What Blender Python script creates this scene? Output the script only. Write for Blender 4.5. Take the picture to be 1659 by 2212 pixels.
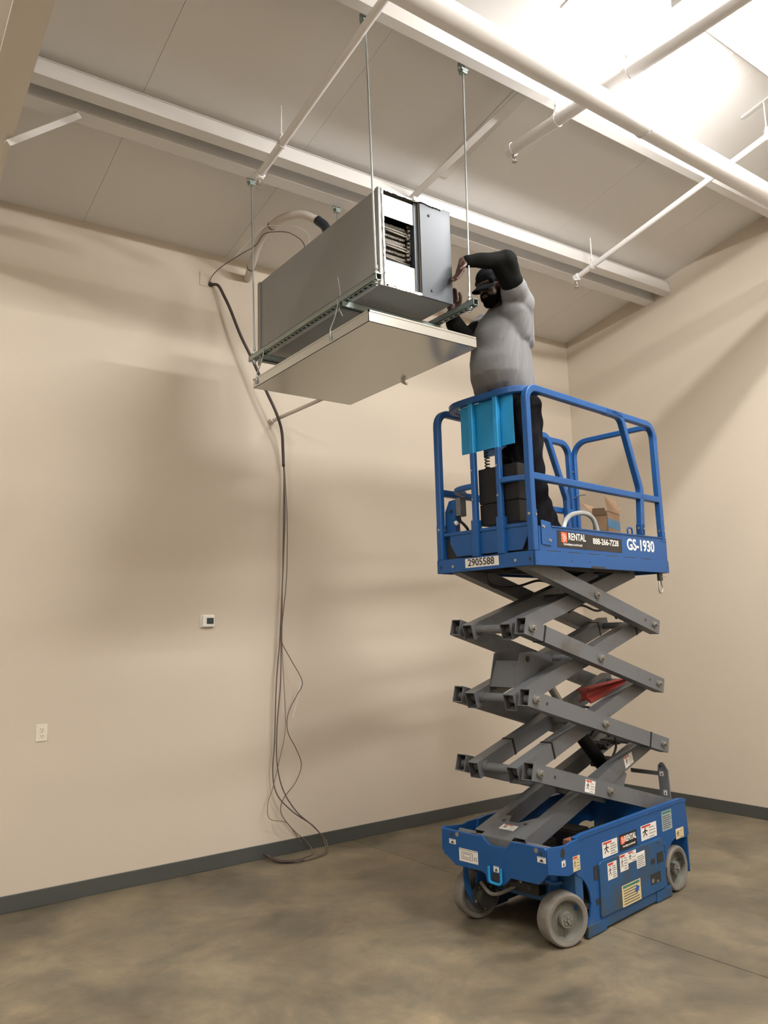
import bpy, bmesh, math, random
from mathutils import Vector, Matrix, Quaternion, Euler
random.seed(7)
for _o in list(bpy.data.objects):
    bpy.data.objects.remove(_o, do_unlink=True)
SC = bpy.context.scene
COL = SC.collection
PI = math.pi

# ---------------------------------------------------------------- camera
CAM_F, FH = 1696.64, 2212.0
camd = bpy.data.cameras.new('camera')
camd.sensor_fit = 'VERTICAL'; camd.sensor_height = 24.0; camd.lens = 24.0*CAM_F/FH
camd.clip_start = 0.05; camd.clip_end = 100
cam = bpy.data.objects.new('camera', camd); COL.objects.link(cam)
_R = Vector((0.8122, -0.58276, -0.02688)); _U = Vector((-0.06522, -0.13649, 0.98849)); _F = Vector((0.57972, 0.8011, 0.14887))
cam.matrix_world = Matrix(((_R.x, _U.x, -_F.x, -3.51944), (_R.y, _U.y, -_F.y, -3.39379), (_R.z, _U.z, -_F.z, 1.88716), (0, 0, 0, 1)))
SC.camera = cam

# ---------------------------------------------------------------- world, exposure
w = bpy.data.worlds.new('world'); SC.world = w; w.use_nodes = True
w.node_tree.nodes['Background'].inputs[0].default_value = (1.0, 0.92, 0.82, 1)
w.node_tree.nodes['Background'].inputs[1].default_value = 0.3
SC.view_settings.view_transform = 'Standard'
try: SC.view_settings.look = 'None'
except Exception: pass
SC.view_settings.exposure = -0.52
SC.view_settings.gamma = 1.0
SC.view_settings.use_curve_mapping = False

# ceiling-mounted high bay lamps: (x, y, z, watts down, watts up, colour)
LAMPS = [
    (1.12, -1.16, 5.64, 55, 12, (1.0, 0.985, 0.965), 185),
    (0.25, -3.55, 5.85, 170, 260, (1.0, 0.975, 0.935), 95),
    (-4.9, -1.15, 5.72, 40, 330, (1.0, 0.975, 0.935), 110),
    (-4.9, -5.2, 6.2, 30, 290, (1.0, 0.97, 0.93), 60),
    (0.6, -6.4, 6.3, 30, 290, (1.0, 0.97, 0.93), 60),
]

# room
KX, KY = 3.97965, 2.93983
XL, YN = -8.0, -8.5
def cz(x, y):
    return (5.79314 + 0.01812*x - 0.18656*y)/0.98228
CN = Vector((-0.01812, 0.18656, 0.98228))
ANG = 0.1320239

# ---------------------------------------------------------------- materials
def mat(name, col, rough=0.5, metal=0.0, bump=0.0, bscale=60.0, var=0.0, vscale=6.0, spec=None, coat=0.0, aniso=0.0, dirt=None, dscale=3.0, dlo=0.5, dhi=0.7):
    m = bpy.data.materials.new(name); m.use_nodes = True
    nt = m.node_tree; b = nt.nodes['Principled BSDF']
    b.inputs['Base Color'].default_value = (*col, 1); b.inputs['Roughness'].default_value = rough
    b.inputs['Metallic'].default_value = metal
    if spec is not None: b.inputs['Specular IOR Level'].default_value = spec
    if coat: b.inputs['Coat Weight'].default_value = coat; b.inputs['Coat Roughness'].default_value = 0.2
    tc = nt.nodes.new('ShaderNodeTexCoord')
    last = None
    if var:
        n = nt.nodes.new('ShaderNodeTexNoise'); n.inputs['Scale'].default_value = vscale; n.inputs['Detail'].default_value = 5
        nt.links.new(tc.outputs['Object'], n.inputs['Vector'])
        mx = nt.nodes.new('ShaderNodeMix'); mx.data_type = 'RGBA'
        mx.inputs['A'].default_value = (*[c*(1-var) for c in col], 1); mx.inputs['B'].default_value = (*[min(1, c*(1+var)) for c in col], 1)
        nt.links.new(n.outputs['Fac'], mx.inputs['Factor']); last = mx.outputs['Result']
    if dirt:
        n = nt.nodes.new('ShaderNodeTexNoise'); n.inputs['Scale'].default_value = dscale; n.inputs['Detail'].default_value = 8; n.inputs['Roughness'].default_value = 0.65
        nt.links.new(tc.outputs['Object'], n.inputs['Vector'])
        mr = nt.nodes.new('ShaderNodeMapRange'); mr.inputs['From Min'].default_value = dlo; mr.inputs['From Max'].default_value = dhi
        nt.links.new(n.outputs['Fac'], mr.inputs['Value'])
        mx = nt.nodes.new('ShaderNodeMix'); mx.data_type = 'RGBA'
        mx.inputs['A'].default_value = (*col, 1); mx.inputs['B'].default_value = (*dirt, 1)
        if last: nt.links.new(last, mx.inputs['A'])
        nt.links.new(mr.outputs['Result'], mx.inputs['Factor']); last = mx.outputs['Result']
    if last: nt.links.new(last, b.inputs['Base Color'])
    if bump:
        n = nt.nodes.new('ShaderNodeTexNoise'); n.inputs['Scale'].default_value = bscale; n.inputs['Detail'].default_value = 4
        nt.links.new(tc.outputs['Object'], n.inputs['Vector'])
        bp = nt.nodes.new('ShaderNodeBump'); bp.inputs['Strength'].default_value = bump; bp.inputs['Distance'].default_value = 0.01
        nt.links.new(n.outputs['Fac'], bp.inputs['Height']); nt.links.new(bp.outputs['Normal'], b.inputs['Normal'])
    return m

def emat(name, col, s):
    m = bpy.data.materials.new(name); m.use_nodes = True; nt = m.node_tree
    b = nt.nodes['Principled BSDF']; b.inputs['Base Color'].default_value = (*col, 1)
    b.inputs['Emission Color'].default_value = (*col, 1); b.inputs['Emission Strength'].default_value = s
    return m

M = {}
M['wall'] = mat('wall_paint', (0.62, 0.545, 0.45), 0.62, bump=0.06, bscale=220, var=0.02, vscale=2)
M['ceil'] = mat('ceiling_facing', (0.76, 0.745, 0.725), 0.6, bump=0.12, bscale=7, var=0.03, vscale=3)
M['purlin'] = mat('purlin_paint', (0.68, 0.66, 0.635), 0.5, var=0.04, vscale=2)
M['pipe'] = mat('pipe_paint', (0.80, 0.785, 0.775), 0.45, var=0.04, vscale=4)
M['base'] = mat('baseboard_rubber', (0.062, 0.066, 0.060), 0.5, var=0.06)
M['blue'] = mat('blue_paint', (0.008, 0.070, 0.235), 0.42, var=0.10, vscale=3, spec=0.4, bump=0.03, bscale=120)
M['bluew'] = mat('worn_blue_paint', (0.008, 0.070, 0.230), 0.45, var=0.12, vscale=3, spec=0.4, dirt=(0.11, 0.13, 0.13), dscale=7, dlo=0.60, dhi=0.80)
M['bluegrime'] = mat('grimy_blue_paint', (0.009, 0.072, 0.20), 0.5, var=0.12, vscale=3, dirt=(0.045, 0.055, 0.05), dscale=4, dlo=0.42, dhi=0.68)
M['cyan'] = mat('fresh_light_blue_paint', (0.010, 0.27, 0.58), 0.5, var=0.05)
M['arm'] = mat('grey_arm_paint', (0.112, 0.119, 0.130), 0.42, var=0.10, vscale=4, dirt=(0.075, 0.065, 0.05), dscale=5, dlo=0.55, dhi=0.75)
M['armin'] = mat('arm_interior', (0.07, 0.07, 0.07), 0.7)
M['steel'] = mat('zinc_bolt', (0.42, 0.40, 0.36), 0.35, 0.8)
M['rust'] = mat('rusty_grease', (0.16, 0.06, 0.03), 0.8, var=0.4, vscale=30)
M['red'] = mat('red_paint', (0.24, 0.022, 0.016), 0.5, var=0.1)
M['black'] = mat('black_plastic', (0.008, 0.008, 0.009), 0.5, spec=0.25)
M['hose'] = mat('black_rubber_hose', (0.015, 0.015, 0.015), 0.5)
M['dark'] = mat('dark_machinery', (0.022, 0.021, 0.020), 0.6, var=0.3, vscale=20)
M['tire'] = mat('grey_solid_tyre', (0.17, 0.155, 0.135), 0.8, bump=0.3, bscale=50, var=0.12, vscale=9)
M['rim'] = mat('grey_wheel_rim', (0.135, 0.135, 0.115), 0.6, var=0.12, vscale=12)
M['white'] = mat('white_label', (0.78, 0.76, 0.72), 0.5)
M['lred'] = mat('label_red', (0.55, 0.04, 0.03), 0.5)
M['lgreen'] = mat('label_green', (0.06, 0.20, 0.12), 0.5)
M['lcream'] = mat('label_cream', (0.62, 0.52, 0.30), 0.55, var=0.1, vscale=20)
M['lgrey'] = mat('label_grey', (0.33, 0.40, 0.42), 0.55, var=0.1)
M['ink'] = mat('label_ink', (0.03, 0.03, 0.03), 0.5)
M['lblue'] = mat('label_blue', (0.02, 0.09, 0.35), 0.5)
M['lorange'] = mat('sign_orange', (0.80, 0.10, 0.03), 0.5)
M['signblk'] = mat('sign_black', (0.012, 0.011, 0.012), 0.35)
M['galv'] = mat('galvanised_casing', (0.26, 0.26, 0.255), 0.5, 0.45, var=0.05, vscale=5, bump=0.02, bscale=12)
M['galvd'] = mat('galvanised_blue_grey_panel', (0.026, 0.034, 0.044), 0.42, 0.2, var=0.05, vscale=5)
M['pan'] = mat('galvanised_pan_sheet', (0.62, 0.635, 0.61), 0.24, 0.85, var=0.03, vscale=2)
M['foil'] = mat('bright_sheet_flange', (0.60, 0.60, 0.56), 0.35, 0.5)
M['tape'] = mat('foil_tape', (0.75, 0.75, 0.75), 0.25, 0.9, bump=0.8, bscale=80)
M['strut'] = mat('galvanised_strut', (0.34, 0.40, 0.38), 0.35, 0.85)
M['rod'] = mat('threaded_rod_zinc', (0.40, 0.43, 0.42), 0.35, 0.8)
M['coil'] = mat('coil_tube', (0.20, 0.185, 0.155), 0.45, 0.6, var=0.3, vscale=40)
M['gasket'] = mat('gasket_foam', (0.07, 0.055, 0.04), 0.9)
M['void'] = mat('dark_interior_metal', (0.06, 0.07, 0.07), 0.5, 0.5)
M['plast'] = mat('white_plastic', (0.82, 0.80, 0.76), 0.4)
M['plate'] = mat('ivory_cover_plate', (0.80, 0.73, 0.62), 0.4)
M['lcd'] = mat('grey_green_display', (0.045, 0.06, 0.055), 0.2)
M['pvc'] = mat('white_insulated_pipe', (0.62, 0.57, 0.51), 0.6, var=0.05)
M['cable'] = mat('brown_cable_bundle', (0.055, 0.035, 0.032), 0.55)
M['cablew'] = mat('pale_brown_cable', (0.20, 0.13, 0.095), 0.55)
M['cableg'] = mat('grey_brown_cable', (0.13, 0.10, 0.085), 0.55)
M['cardb'] = mat('brown_cardboard', (0.25, 0.155, 0.09), 0.8, var=0.06, bump=0.03)
M['tapeb'] = mat('blue_box_stripe', (0.03, 0.15, 0.30), 0.5)
M['conduit'] = mat('grey_plastic_hose', (0.42, 0.44, 0.45), 0.4)
M['skin'] = mat('skin_brown', (0.062, 0.029, 0.020), 0.5, var=0.12, vscale=30)
M['beard'] = mat('black_beard', (0.005, 0.004, 0.0035), 0.95, spec=0.05, bump=0.6, bscale=200)
M['cap'] = mat('black_cap_cloth', (0.008, 0.009, 0.011), 0.9, spec=0.1, bump=0.1, bscale=400)
M['capgrey'] = mat('grey_cap_panel', (0.13, 0.13, 0.14), 0.8)
M['shirt'] = mat('grey_cotton', (0.150, 0.150, 0.154), 0.85, bump=0.15, bscale=40, var=0.07, vscale=9)
M['sleeve'] = mat('black_sleeve_cloth', (0.0065, 0.007, 0.0065), 0.9, spec=0.1, bump=0.25, bscale=30)
M['trouser'] = mat('black_trouser_cloth', (0.006, 0.006, 0.008), 0.9, spec=0.1, bump=0.3, bscale=18)
M['lamp'] = mat('lamp_housing', (0.7, 0.7, 0.7), 0.4)
M['glow'] = emat('lamp_lens', (1.0, 0.96, 0.9), 30.0)

def floor_mat():
    m = bpy.data.materials.new('sealed_concrete'); m.use_nodes = True; nt = m.node_tree; b = nt.nodes['Principled BSDF']
    tc = nt.nodes.new('ShaderNodeTexCoord')
    def noise(s, d, r, off=0):
        mp = nt.nodes.new('ShaderNodeMapping'); mp.inputs['Location'].default_value = (off, off*1.7, 0)
        n = nt.nodes.new('ShaderNodeTexNoise'); n.inputs['Scale'].default_value = s; n.inputs['Detail'].default_value = d; n.inputs['Roughness'].default_value = r
        n.inputs['Distortion'].default_value = 0.4
        nt.links.new(tc.outputs['Object'], mp.inputs['Vector']); nt.links.new(mp.outputs['Vector'], n.inputs['Vector']); return n
    a = noise(1.5, 10, 0.68); c = noise(3.6, 9, 0.66, 5.3); f = noise(60, 4, 0.7, 2.0)
    cr = nt.nodes.new('ShaderNodeValToRGB'); e = cr.color_ramp.elements
    e[0].position = 0.34; e[0].color = (0.098, 0.084, 0.058, 1); e[1].position = 0.68; e[1].color = (0.245, 0.205, 0.138, 1)
    x = cr.color_ramp.elements.new(0.5); x.color = (0.160, 0.134, 0.094, 1)
    nt.links.new(a.outputs['Fac'], cr.inputs['Fac'])
    cr2 = nt.nodes.new('ShaderNodeValToRGB'); e = cr2.color_ramp.elements
    e[0].position = 0.36; e[0].color = (0.78, 0.80, 0.82, 1); e[1].position = 0.68; e[1].color = (1.22, 1.16, 1.08, 1)
    nt.links.new(c.outputs['Fac'], cr2.inputs['Fac'])
    mx = nt.nodes.new('ShaderNodeMix'); mx.data_type = 'RGBA'; mx.blend_type = 'MULTIPLY'; mx.inputs['Factor'].default_value = 1
    nt.links.new(cr.outputs['Color'], mx.inputs['A']); nt.links.new(cr2.outputs['Color'], mx.inputs['B'])
    nt.links.new(mx.outputs['Result'], b.inputs['Base Color'])
    mr = nt.nodes.new('ShaderNodeMapRange'); mr.inputs['To Min'].default_value = 0.32; mr.inputs['To Max'].default_value = 0.55
    nt.links.new(c.outputs['Fac'], mr.inputs['Value']); nt.links.new(mr.outputs['Result'], b.inputs['Roughness'])
    bp = nt.nodes.new('ShaderNodeBump'); bp.inputs['Strength'].default_value = 0.05; bp.inputs['Distance'].default_value = 0.01
    nt.links.new(f.outputs['Fac'], bp.inputs['Height']); nt.links.new(bp.outputs['Normal'], b.inputs['Normal'])
    return m
M['floor'] = floor_mat()

# ---------------------------------------------------------------- mesh helpers
def V(*a): return Vector(a[0]) if len(a) == 1 else Vector(a)
def nb(): return bmesh.new()

def link(name, me, parent=None, smooth=False):
    o = bpy.data.objects.new(name, me); COL.objects.link(o)
    if parent is not None: o.parent = parent
    if smooth:
        for p in me.polygons: p.use_smooth = True
    return o

def obj(name, bm, m, parent=None, label=None, kind=None, smooth=False, cat=None, group=None, bevel=0, autosm=False):
    """one mesh object from a bmesh; a top-level one gets its origin at its base"""
    me = bpy.data.meshes.new(name)
    bmesh.ops.recalc_face_normals(bm, faces=bm.faces)
    off = None
    if parent is None and len(bm.verts):
        xs = [v.co.x for v in bm.verts]; ys = [v.co.y for v in bm.verts]; zs = [v.co.z for v in bm.verts]
        off = Vector(((min(xs)+max(xs))/2, (min(ys)+max(ys))/2, min(zs)))
        for v in bm.verts: v.co -= off
    bm.to_mesh(me); bm.free()
    for x in (m if isinstance(m, (list, tuple)) else [m]): me.materials.append(M[x] if isinstance(x, str) else x)
    o = link(name, me, parent, smooth)
    if off is not None: o.location = off
    if autosm:
        for p in me.polygons: p.use_smooth = True
        md = o.modifiers.new('split', 'EDGE_SPLIT'); md.split_angle = math.radians(35)
    if bevel:
        md = o.modifiers.new('bevel', 'BEVEL'); md.width = bevel; md.segments = 2; md.limit_method = 'ANGLE'
        md.angle_limit = math.radians(40)
    if label: o['label'] = label
    if kind: o['kind'] = kind
    if cat: o['category'] = cat
    if group: o['group'] = group
    return o

def thing(name, label, cat, loc=(0, 0, 0), rz=0, group=None):
    o = bpy.data.objects.new(name, None); COL.objects.link(o); o.empty_display_size = 0.1
    o.location = loc; o.rotation_euler = (0, 0, rz); o['label'] = label; o['category'] = cat
    if group: o['group'] = group
    return o

def bx(bm, lo, hi, mi=0, rot=None, piv=None):
    x0, y0, z0 = lo; x1, y1, z1 = hi
    vs = [bm.verts.new(c) for c in ((x0, y0, z0), (x1, y0, z0), (x1, y1, z0), (x0, y1, z0), (x0, y0, z1), (x1, y0, z1), (x1, y1, z1), (x0, y1, z1))]
    for q in ((0, 3, 2, 1), (4, 5, 6, 7), (0, 1, 5, 4), (1, 2, 6, 5), (2, 3, 7, 6), (3, 0, 4, 7)):
        f = bm.faces.new([vs[i] for i in q]); f.material_index = mi
    if rot is not None:
        bmesh.ops.rotate(bm, verts=vs, cent=piv or (0, 0, 0), matrix=rot)
    return vs

def frame_of(d):
    d = d.normalized(); a = Vector((0, 0, 1)) if abs(d.z) < 0.9 else Vector((1, 0, 0))
    x = d.cross(a).normalized(); y = d.cross(x).normalized()
    return x, y

def cyl(bm, p0, p1, r0, r1=None, seg=16, mi=0, caps=True):
    p0, p1 = V(p0), V(p1); r1 = r0 if r1 is None else r1
    x, y = frame_of(p1-p0)
    A = [bm.verts.new(p0+(x*math.cos(2*PI*i/seg)+y*math.sin(2*PI*i/seg))*r0) for i in range(seg)]
    B = [bm.verts.new(p1+(x*math.cos(2*PI*i/seg)+y*math.sin(2*PI*i/seg))*r1) for i in range(seg)]
    for i in range(seg):
        f = bm.faces.new((A[i], A[(i+1) % seg], B[(i+1) % seg], B[i])); f.material_index = mi
    if caps:
        f = bm.faces.new(A[::-1]); f.material_index = mi; f = bm.faces.new(B); f.material_index = mi

def prism(bm, pts, n, mi=0):
    """polygon of 3-D points extruded by vector n"""
    n = V(n); a = [bm.verts.new(V(p)) for p in pts]; b = [bm.verts.new(V(p)+n) for p in pts]
    f = bm.faces.new(a[::-1]); f.material_index = mi; f = bm.faces.new(b); f.material_index = mi
    k = len(a)
    for i in range(k):
        f = bm.faces.new((a[i], a[(i+1) % k], b[(i+1) % k], b[i])); f.material_index = mi

def sweep(bm, pts, prof, up=None, closed=False, mi=0, caps=True, flat=None):
    """profile (list of 2-D points) swept along pts, parallel transported; flat = fixed normal axis"""
    pts = [V(p) for p in pts]; n = len(pts); rings = []
    t0 = (pts[1]-pts[0]).normalized()
    if flat is not None: y = V(flat).normalized()
    else: x, y = frame_of(t0)
    prev = t0
    for i, p in enumerate(pts):
        if i == 0: t = (pts[1]-p).normalized() if not closed else (pts[1]-pts[-1]).normalized()
        elif i == n-1: t = (p-pts[i-1]).normalized() if not closed else (pts[0]-pts[i-1]).normalized()
        else: t = ((pts[i+1]-p).normalized()+(p-pts[i-1]).normalized()).normalized()
        if flat is None:
            q = prev.rotation_difference(t); y = q @ y; prev = t
            y = (y - t*y.dot(t)).normalized(); x = y.cross(t).normalized(); yy = y
            sc = 1
        else:
            x = y.cross(t).normalized(); yy = t.cross(x).normalized()
            if yy.dot(y) < 0: yy = -yy
            if 0 < i < n-1:
                c = (p-pts[i-1]).normalized().dot(t); sc = 1/max(c, 0.5)
            else: sc = 1
        rings.append([bm.verts.new(p + x*(a*sc) + yy*b) for a, b in prof])
    k = len(prof); R = len(rings)
    for i in range(R if closed else R-1):
        A = rings[i]; B = rings[(i+1) % R]
        for j in range(k):
            f = bm.faces.new((A[j], A[(j+1) % k], B[(j+1) % k], B[j])); f.material_index = mi
    if caps and not closed:
        f = bm.faces.new(rings[0][::-1]); f.material_index = mi; f = bm.faces.new(rings[-1]); f.material_index = mi

def circ(r, seg=10): return [(r*math.cos(2*PI*i/seg), r*math.sin(2*PI*i/seg)) for i in range(seg)]
def sq(a, c=0.004):
    h = a/2
    return [(-h+c, -h), (h-c, -h), (h, -h+c), (h, h-c), (h-c, h), (-h+c, h), (-h, h-c), (-h, -h+c)]

def smoothpath(pts, k=6):
    """Catmull-Rom through pts"""
    P = [V(p) for p in pts]; P = [P[0]*2-P[1]] + P + [P[-1]*2-P[-2]]; out = []
    for i in range(1, len(P)-2):
        for j in range(k):
            t = j/k; a, b, c, d = P[i-1], P[i], P[i+1], P[i+2]
            out.append(0.5*((2*b)+(c-a)*t+(2*a-5*b+4*c-d)*t*t+(3*b-a-3*c+d)*t**3))
    out.append(P[-2]); return out

def rounded(pts, radii, k=6):
    """polyline with circular-ish rounded corners"""
    P = [V(p) for p in pts]; out = [P[0]]
    for i in range(1, len(P)-1):
        r = radii[i-1] if isinstance(radii, (list, tuple)) else radii
        a = (P[i-1]-P[i]).normalized(); b = (P[i+1]-P[i]).normalized()
        ang = a.angle(b); d = r/math.tan(ang/2) if r > 0 else 0
        if d <= 1e-5: out.append(P[i]); continue
        s, e = P[i]+a*d, P[i]+b*d
        c = P[i]+(a+b).normalized()*(r/math.sin(ang/2))
        u, v = (s-c), (e-c); w_ = u.angle(v)
        for j in range(k+1):
            t = j/k; out.append(c+(u*math.sin((1-t)*w_)+v*math.sin(t*w_))/math.sin(w_))
    out.append(P[-1]); return out

def tube(bm, pts, r, seg=10, mi=0): sweep(bm, pts, circ(r, seg), mi=mi)

def lathe(bm, prof, o, ax, seg=40, mi=None, caps=True):
    """prof: (radius, distance along ax)"""
    o = V(o); ax = V(ax).normalized(); x, y = frame_of(ax); rings = []
    for r, h in prof:
        rings.append([bm.verts.new(o+ax*h+(x*math.cos(2*PI*i/seg)+y*math.sin(2*PI*i/seg))*max(r, 1e-4)) for i in range(seg)])
    for k in range(len(rings)-1):
        for i in range(seg):
            f = bm.faces.new((rings[k][i], rings[k][(i+1) % seg], rings[k+1][(i+1) % seg], rings[k+1][i]))
            if mi: f.material_index = mi[k]
    for r in ((rings[0], rings[-1]) if caps else ()):
        if (r[0].co-r[seg//2].co).length > 1e-3:
            bm.faces.new(r)

def hexnut(bm, c, ax, r, h, mi=0):
    c = V(c); ax = V(ax).normalized(); cyl(bm, c, c+ax*h, r, seg=6, mi=mi)

_fonts = {}
def text(body, size, parent, m, origin, xdir, zdir, name='lettering', sx=1.0, bold=0.0, align='CENTER', ext=0.0006, parts=None):
    """flat lettering converted to mesh: baseline direction xdir, upright direction zdir"""
    cu = bpy.data.curves.new(name, 'FONT'); cu.body = body; cu.size = size; cu.align_x = align; cu.align_y = 'CENTER'
    cu.extrude = ext; cu.offset = bold; cu.resolution_u = 4
    t = bpy.data.objects.new(name, cu); COL.objects.link(t)
    dg = bpy.context.evaluated_depsgraph_get(); dg.update()
    me = bpy.data.meshes.new_from_object(t.evaluated_get(dg))
    bpy.data.objects.remove(t, do_unlink=True); bpy.data.curves.remove(cu)
    x = V(xdir).normalized(); y = V(zdir).normalized(); n = x.cross(y).normalized(); o = V(origin)
    for v in me.vertices:
        v.co = o + x*(v.co.x*sx) + y*v.co.y + n*v.co.z
    me.materials.clear(); me.materials.append(M[m])
    return link(name, me, parent)

def blob(name, prims, m, parent, voxel=0.012, smooth_it=4, fn=None, label=None):
    """organic surface: capsules ('c',p0,r0,p1,r1) and ellipsoids ('e',c,(rx,ry,rz),rot) fused by voxel remesh"""
    bm = nb()
    for q in prims:
        if q[0] == 'l':                     # loft of superelliptic rings: (z, x front, x back, y centre, half width)
            rings = []
            for (z, xf, xb, yc, hw) in q[1]:
                cx_ = (xf+xb)/2; hx = (xb-xf)/2; rg = []
                for i in range(32):
                    a = 2*PI*i/32; ca, sa = math.cos(a), math.sin(a)
                    rg.append(bm.verts.new(V(cx_+hx*math.copysign(abs(ca)**0.88, ca), yc+hw*math.copysign(abs(sa)**0.88, sa), z)-q[2]))
                rings.append(rg)
            for i in range(len(rings)-1):
                for j in range(32): bm.faces.new((rings[i][j], rings[i][(j+1) % 32], rings[i+1][(j+1) % 32], rings[i+1][j]))
            bm.faces.new(rings[0][::-1]); bm.faces.new(rings[-1])
        elif q[0] == 'c':
            p0, r0, p1, r1 = V(q[1]), q[2], V(q[3]), q[4]
            fx = q[5] if len(q) > 5 else None
            cyl(bm, p0, p1, r0, r1, seg=20)
            for p, r in ((p0, r0), (p1, r1)):
                bmesh.ops.create_icosphere(bm, subdivisions=3, radius=r, matrix=Matrix.Translation(p))
        else:
            R_ = q[3].to_matrix().to_4x4() if len(q) > 3 and q[3] is not None else Matrix.Identity(4)
            S_ = Matrix.Diagonal((*q[2], 1))
            bmesh.ops.create_icosphere(bm, subdivisions=3, radius=1.0, matrix=Matrix.Translation(V(q[1])) @ R_ @ S_)
    me = bpy.data.meshes.new(name+'_src'); bm.to_mesh(me); bm.free()
    t = bpy.data.objects.new(name+'_src', me); COL.objects.link(t)
    md = t.modifiers.new('r', 'REMESH'); md.mode = 'VOXEL'; md.voxel_size = voxel; md.adaptivity = 0
    if smooth_it:
        s = t.modifiers.new('s', 'SMOOTH'); s.factor = 0.5; s.iterations = smooth_it
    dg = bpy.context.evaluated_depsgraph_get(); dg.update()
    out = bpy.data.meshes.new_from_object(t.evaluated_get(dg)); out.name = name
    bpy.data.objects.remove(t, do_unlink=True); bpy.data.meshes.remove(me)
    if fn:
        nr = [v.normal.copy() for v in out.vertices]
        for v, n in zip(out.vertices, nr): v.co = fn(v.co.copy(), n)
    out.materials.clear()
    for x in (m if isinstance(m, (list, tuple)) else [m]): out.materials.append(M[x] if isinstance(x, str) else x)
    o = link(name, out, parent, True)
    if label: o['label'] = label
    return o

#SECTION room
# ================================================================ ROOM
def struct(name, bm, m, label=None, parent=None, **k):
    o = obj(name, bm, m, parent, label=label, kind='structure' if parent is None else None, **k)
    return o

# floor: slabs between control joints (open grooves over a dark bed)
bm = nb(); bx(bm, (XL, YN, -0.12), (KX+0.15, KY+0.15, -0.02)); fl = struct('floor', bm, 'gasket', 'mottled sealed concrete floor with sawn control joints')
def jx(k, y): return 0.605+0.034*(2.9-y)+k*3.9
OF = fl.location
for k in range(-2, 1):
    for (ya, yb) in ((YN, -4.6), (-4.594, KY+0.1)):
        x0 = lambda y: (jx(k-1, y)+0.003 if k > -2 else XL)
        x1 = lambda y: (jx(k, y)-0.003)
        pts = [(x0(ya), ya, -0.02), (x1(ya), ya, -0.02), (x1(yb), yb, -0.02), (x0(yb), yb, -0.02)]
        b2 = nb(); prism(b2, [V(p)-OF for p in pts], (0, 0, 0.02)); obj('floor_slab', b2, 'floor', fl)
for (ya, yb) in ((YN, -4.6), (-4.594, KY+0.1)):
    pts = [(jx(0, ya)+0.003, ya, -0.02), (KX+0.1, ya, -0.02), (KX+0.1, yb, -0.02), (jx(0, yb)+0.003, yb, -0.02)]
    b2 = nb(); prism(b2, [V(p)-OF for p in pts], (0, 0, 0.02)); obj('floor_slab', b2, 'floor', fl)

bm = nb(); prism(bm, [(XL, KY, -0.1), (KX+0.12, KY, -0.1), (KX+0.12, KY, cz(KX, KY)+0.06), (XL, KY, cz(XL, KY)+0.06)], (0, 0.12, 0))
struct('wall_left', bm, 'wall', 'long beige painted wall with hanging cables and thermostat')
bm = nb(); prism(bm, [(KX, KY, -0.1), (KX, YN, -0.1), (KX, YN, cz(KX, YN)+0.06), (KX, KY, cz(KX, KY)+0.06)], (0.12, 0, 0))
struct('wall_right', bm, 'wall', 'beige painted wall right of the corner behind the lift')
bm = nb(); prism(bm, [(XL, KY, -0.1), (XL, YN, -0.1), (XL, YN, cz(XL, YN)+0.06), (XL, KY, cz(XL, KY)+0.06)], (-0.12, 0, 0))
struct('wall_far', bm, 'wall', 'beige painted end wall beyond the left edge of the view')
# wall behind the camera with a wide overhead door opening to daylight
bm = nb()
D0, D1, DZ = -3.6, 0.9, 3.7
prism(bm, [(XL, YN, -0.1), (D0, YN, -0.1), (D0, YN, DZ), (D1, YN, DZ), (D1, YN, -0.1), (KX, YN, -0.1), (KX, YN, cz(KX, YN)+0.06), (XL, YN, cz(XL, YN)+0.06)], (0, -0.12, 0))
struct('wall_behind', bm, 'wall', 'beige painted wall behind the camera with an open overhead doorway')

# ceiling: backing slab + facing panels with seams running up the slope
def cp(x, y, off=0.0): return Vector((x, y, cz(x, y)))-CN*off
bm = nb(); prism(bm, [cp(XL, YN, -0.02), cp(KX+0.1, YN, -0.02), cp(KX+0.1, KY+0.1, -0.02), cp(XL, KY+0.1, -0.02)], CN*0.1)
ce = struct('ceiling', bm, 'wall', 'sloping ceiling of smooth off-white insulation facing')
OC = ce.location
seams = [XL, -7.2, -5.88, -4.56, -3.24, -1.925, -0.66, 0.50, 2.09, 3.3, KX+0.1]
for i in range(len(seams)-1):
    a, b = seams[i]+0.0012, seams[i+1]-0.0012
    b2 = nb(); prism(b2, [cp(a, YN)-OC, cp(b, YN)-OC, cp(b, KY+0.05)-OC, cp(a, KY+0.05)-OC], CN*0.018)
    obj('ceiling_panel', b2, 'ceil', ce)
# shallow lap ribs on the panels nearer the lamp
for x in (-0.30, 0.27, 0.95, 1.35, 1.75, 2.45, 2.8, 3.1):
    b2 = nb(); a = cp(x-0.012, -0.35)-OC; b_ = cp(x+0.012, -0.35)-OC; c_ = cp(x+0.012, YN)-OC; d_ = cp(x-0.012, YN)-OC
    prism(b2, [a, b_, c_, d_], -CN*0.010); obj('lap_rib', b2, 'ceil', ce)
# eave flashing strap seen between purlins
b2 = nb(); prism(b2, [cp(0.46, 1.25)-OC, cp(0.60, 1.25)-OC, cp(0.60, 0.2)-OC, cp(0.46, 0.2)-OC], -CN*0.006); obj('seam_strip', b2, 'purlin', ce)

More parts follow.
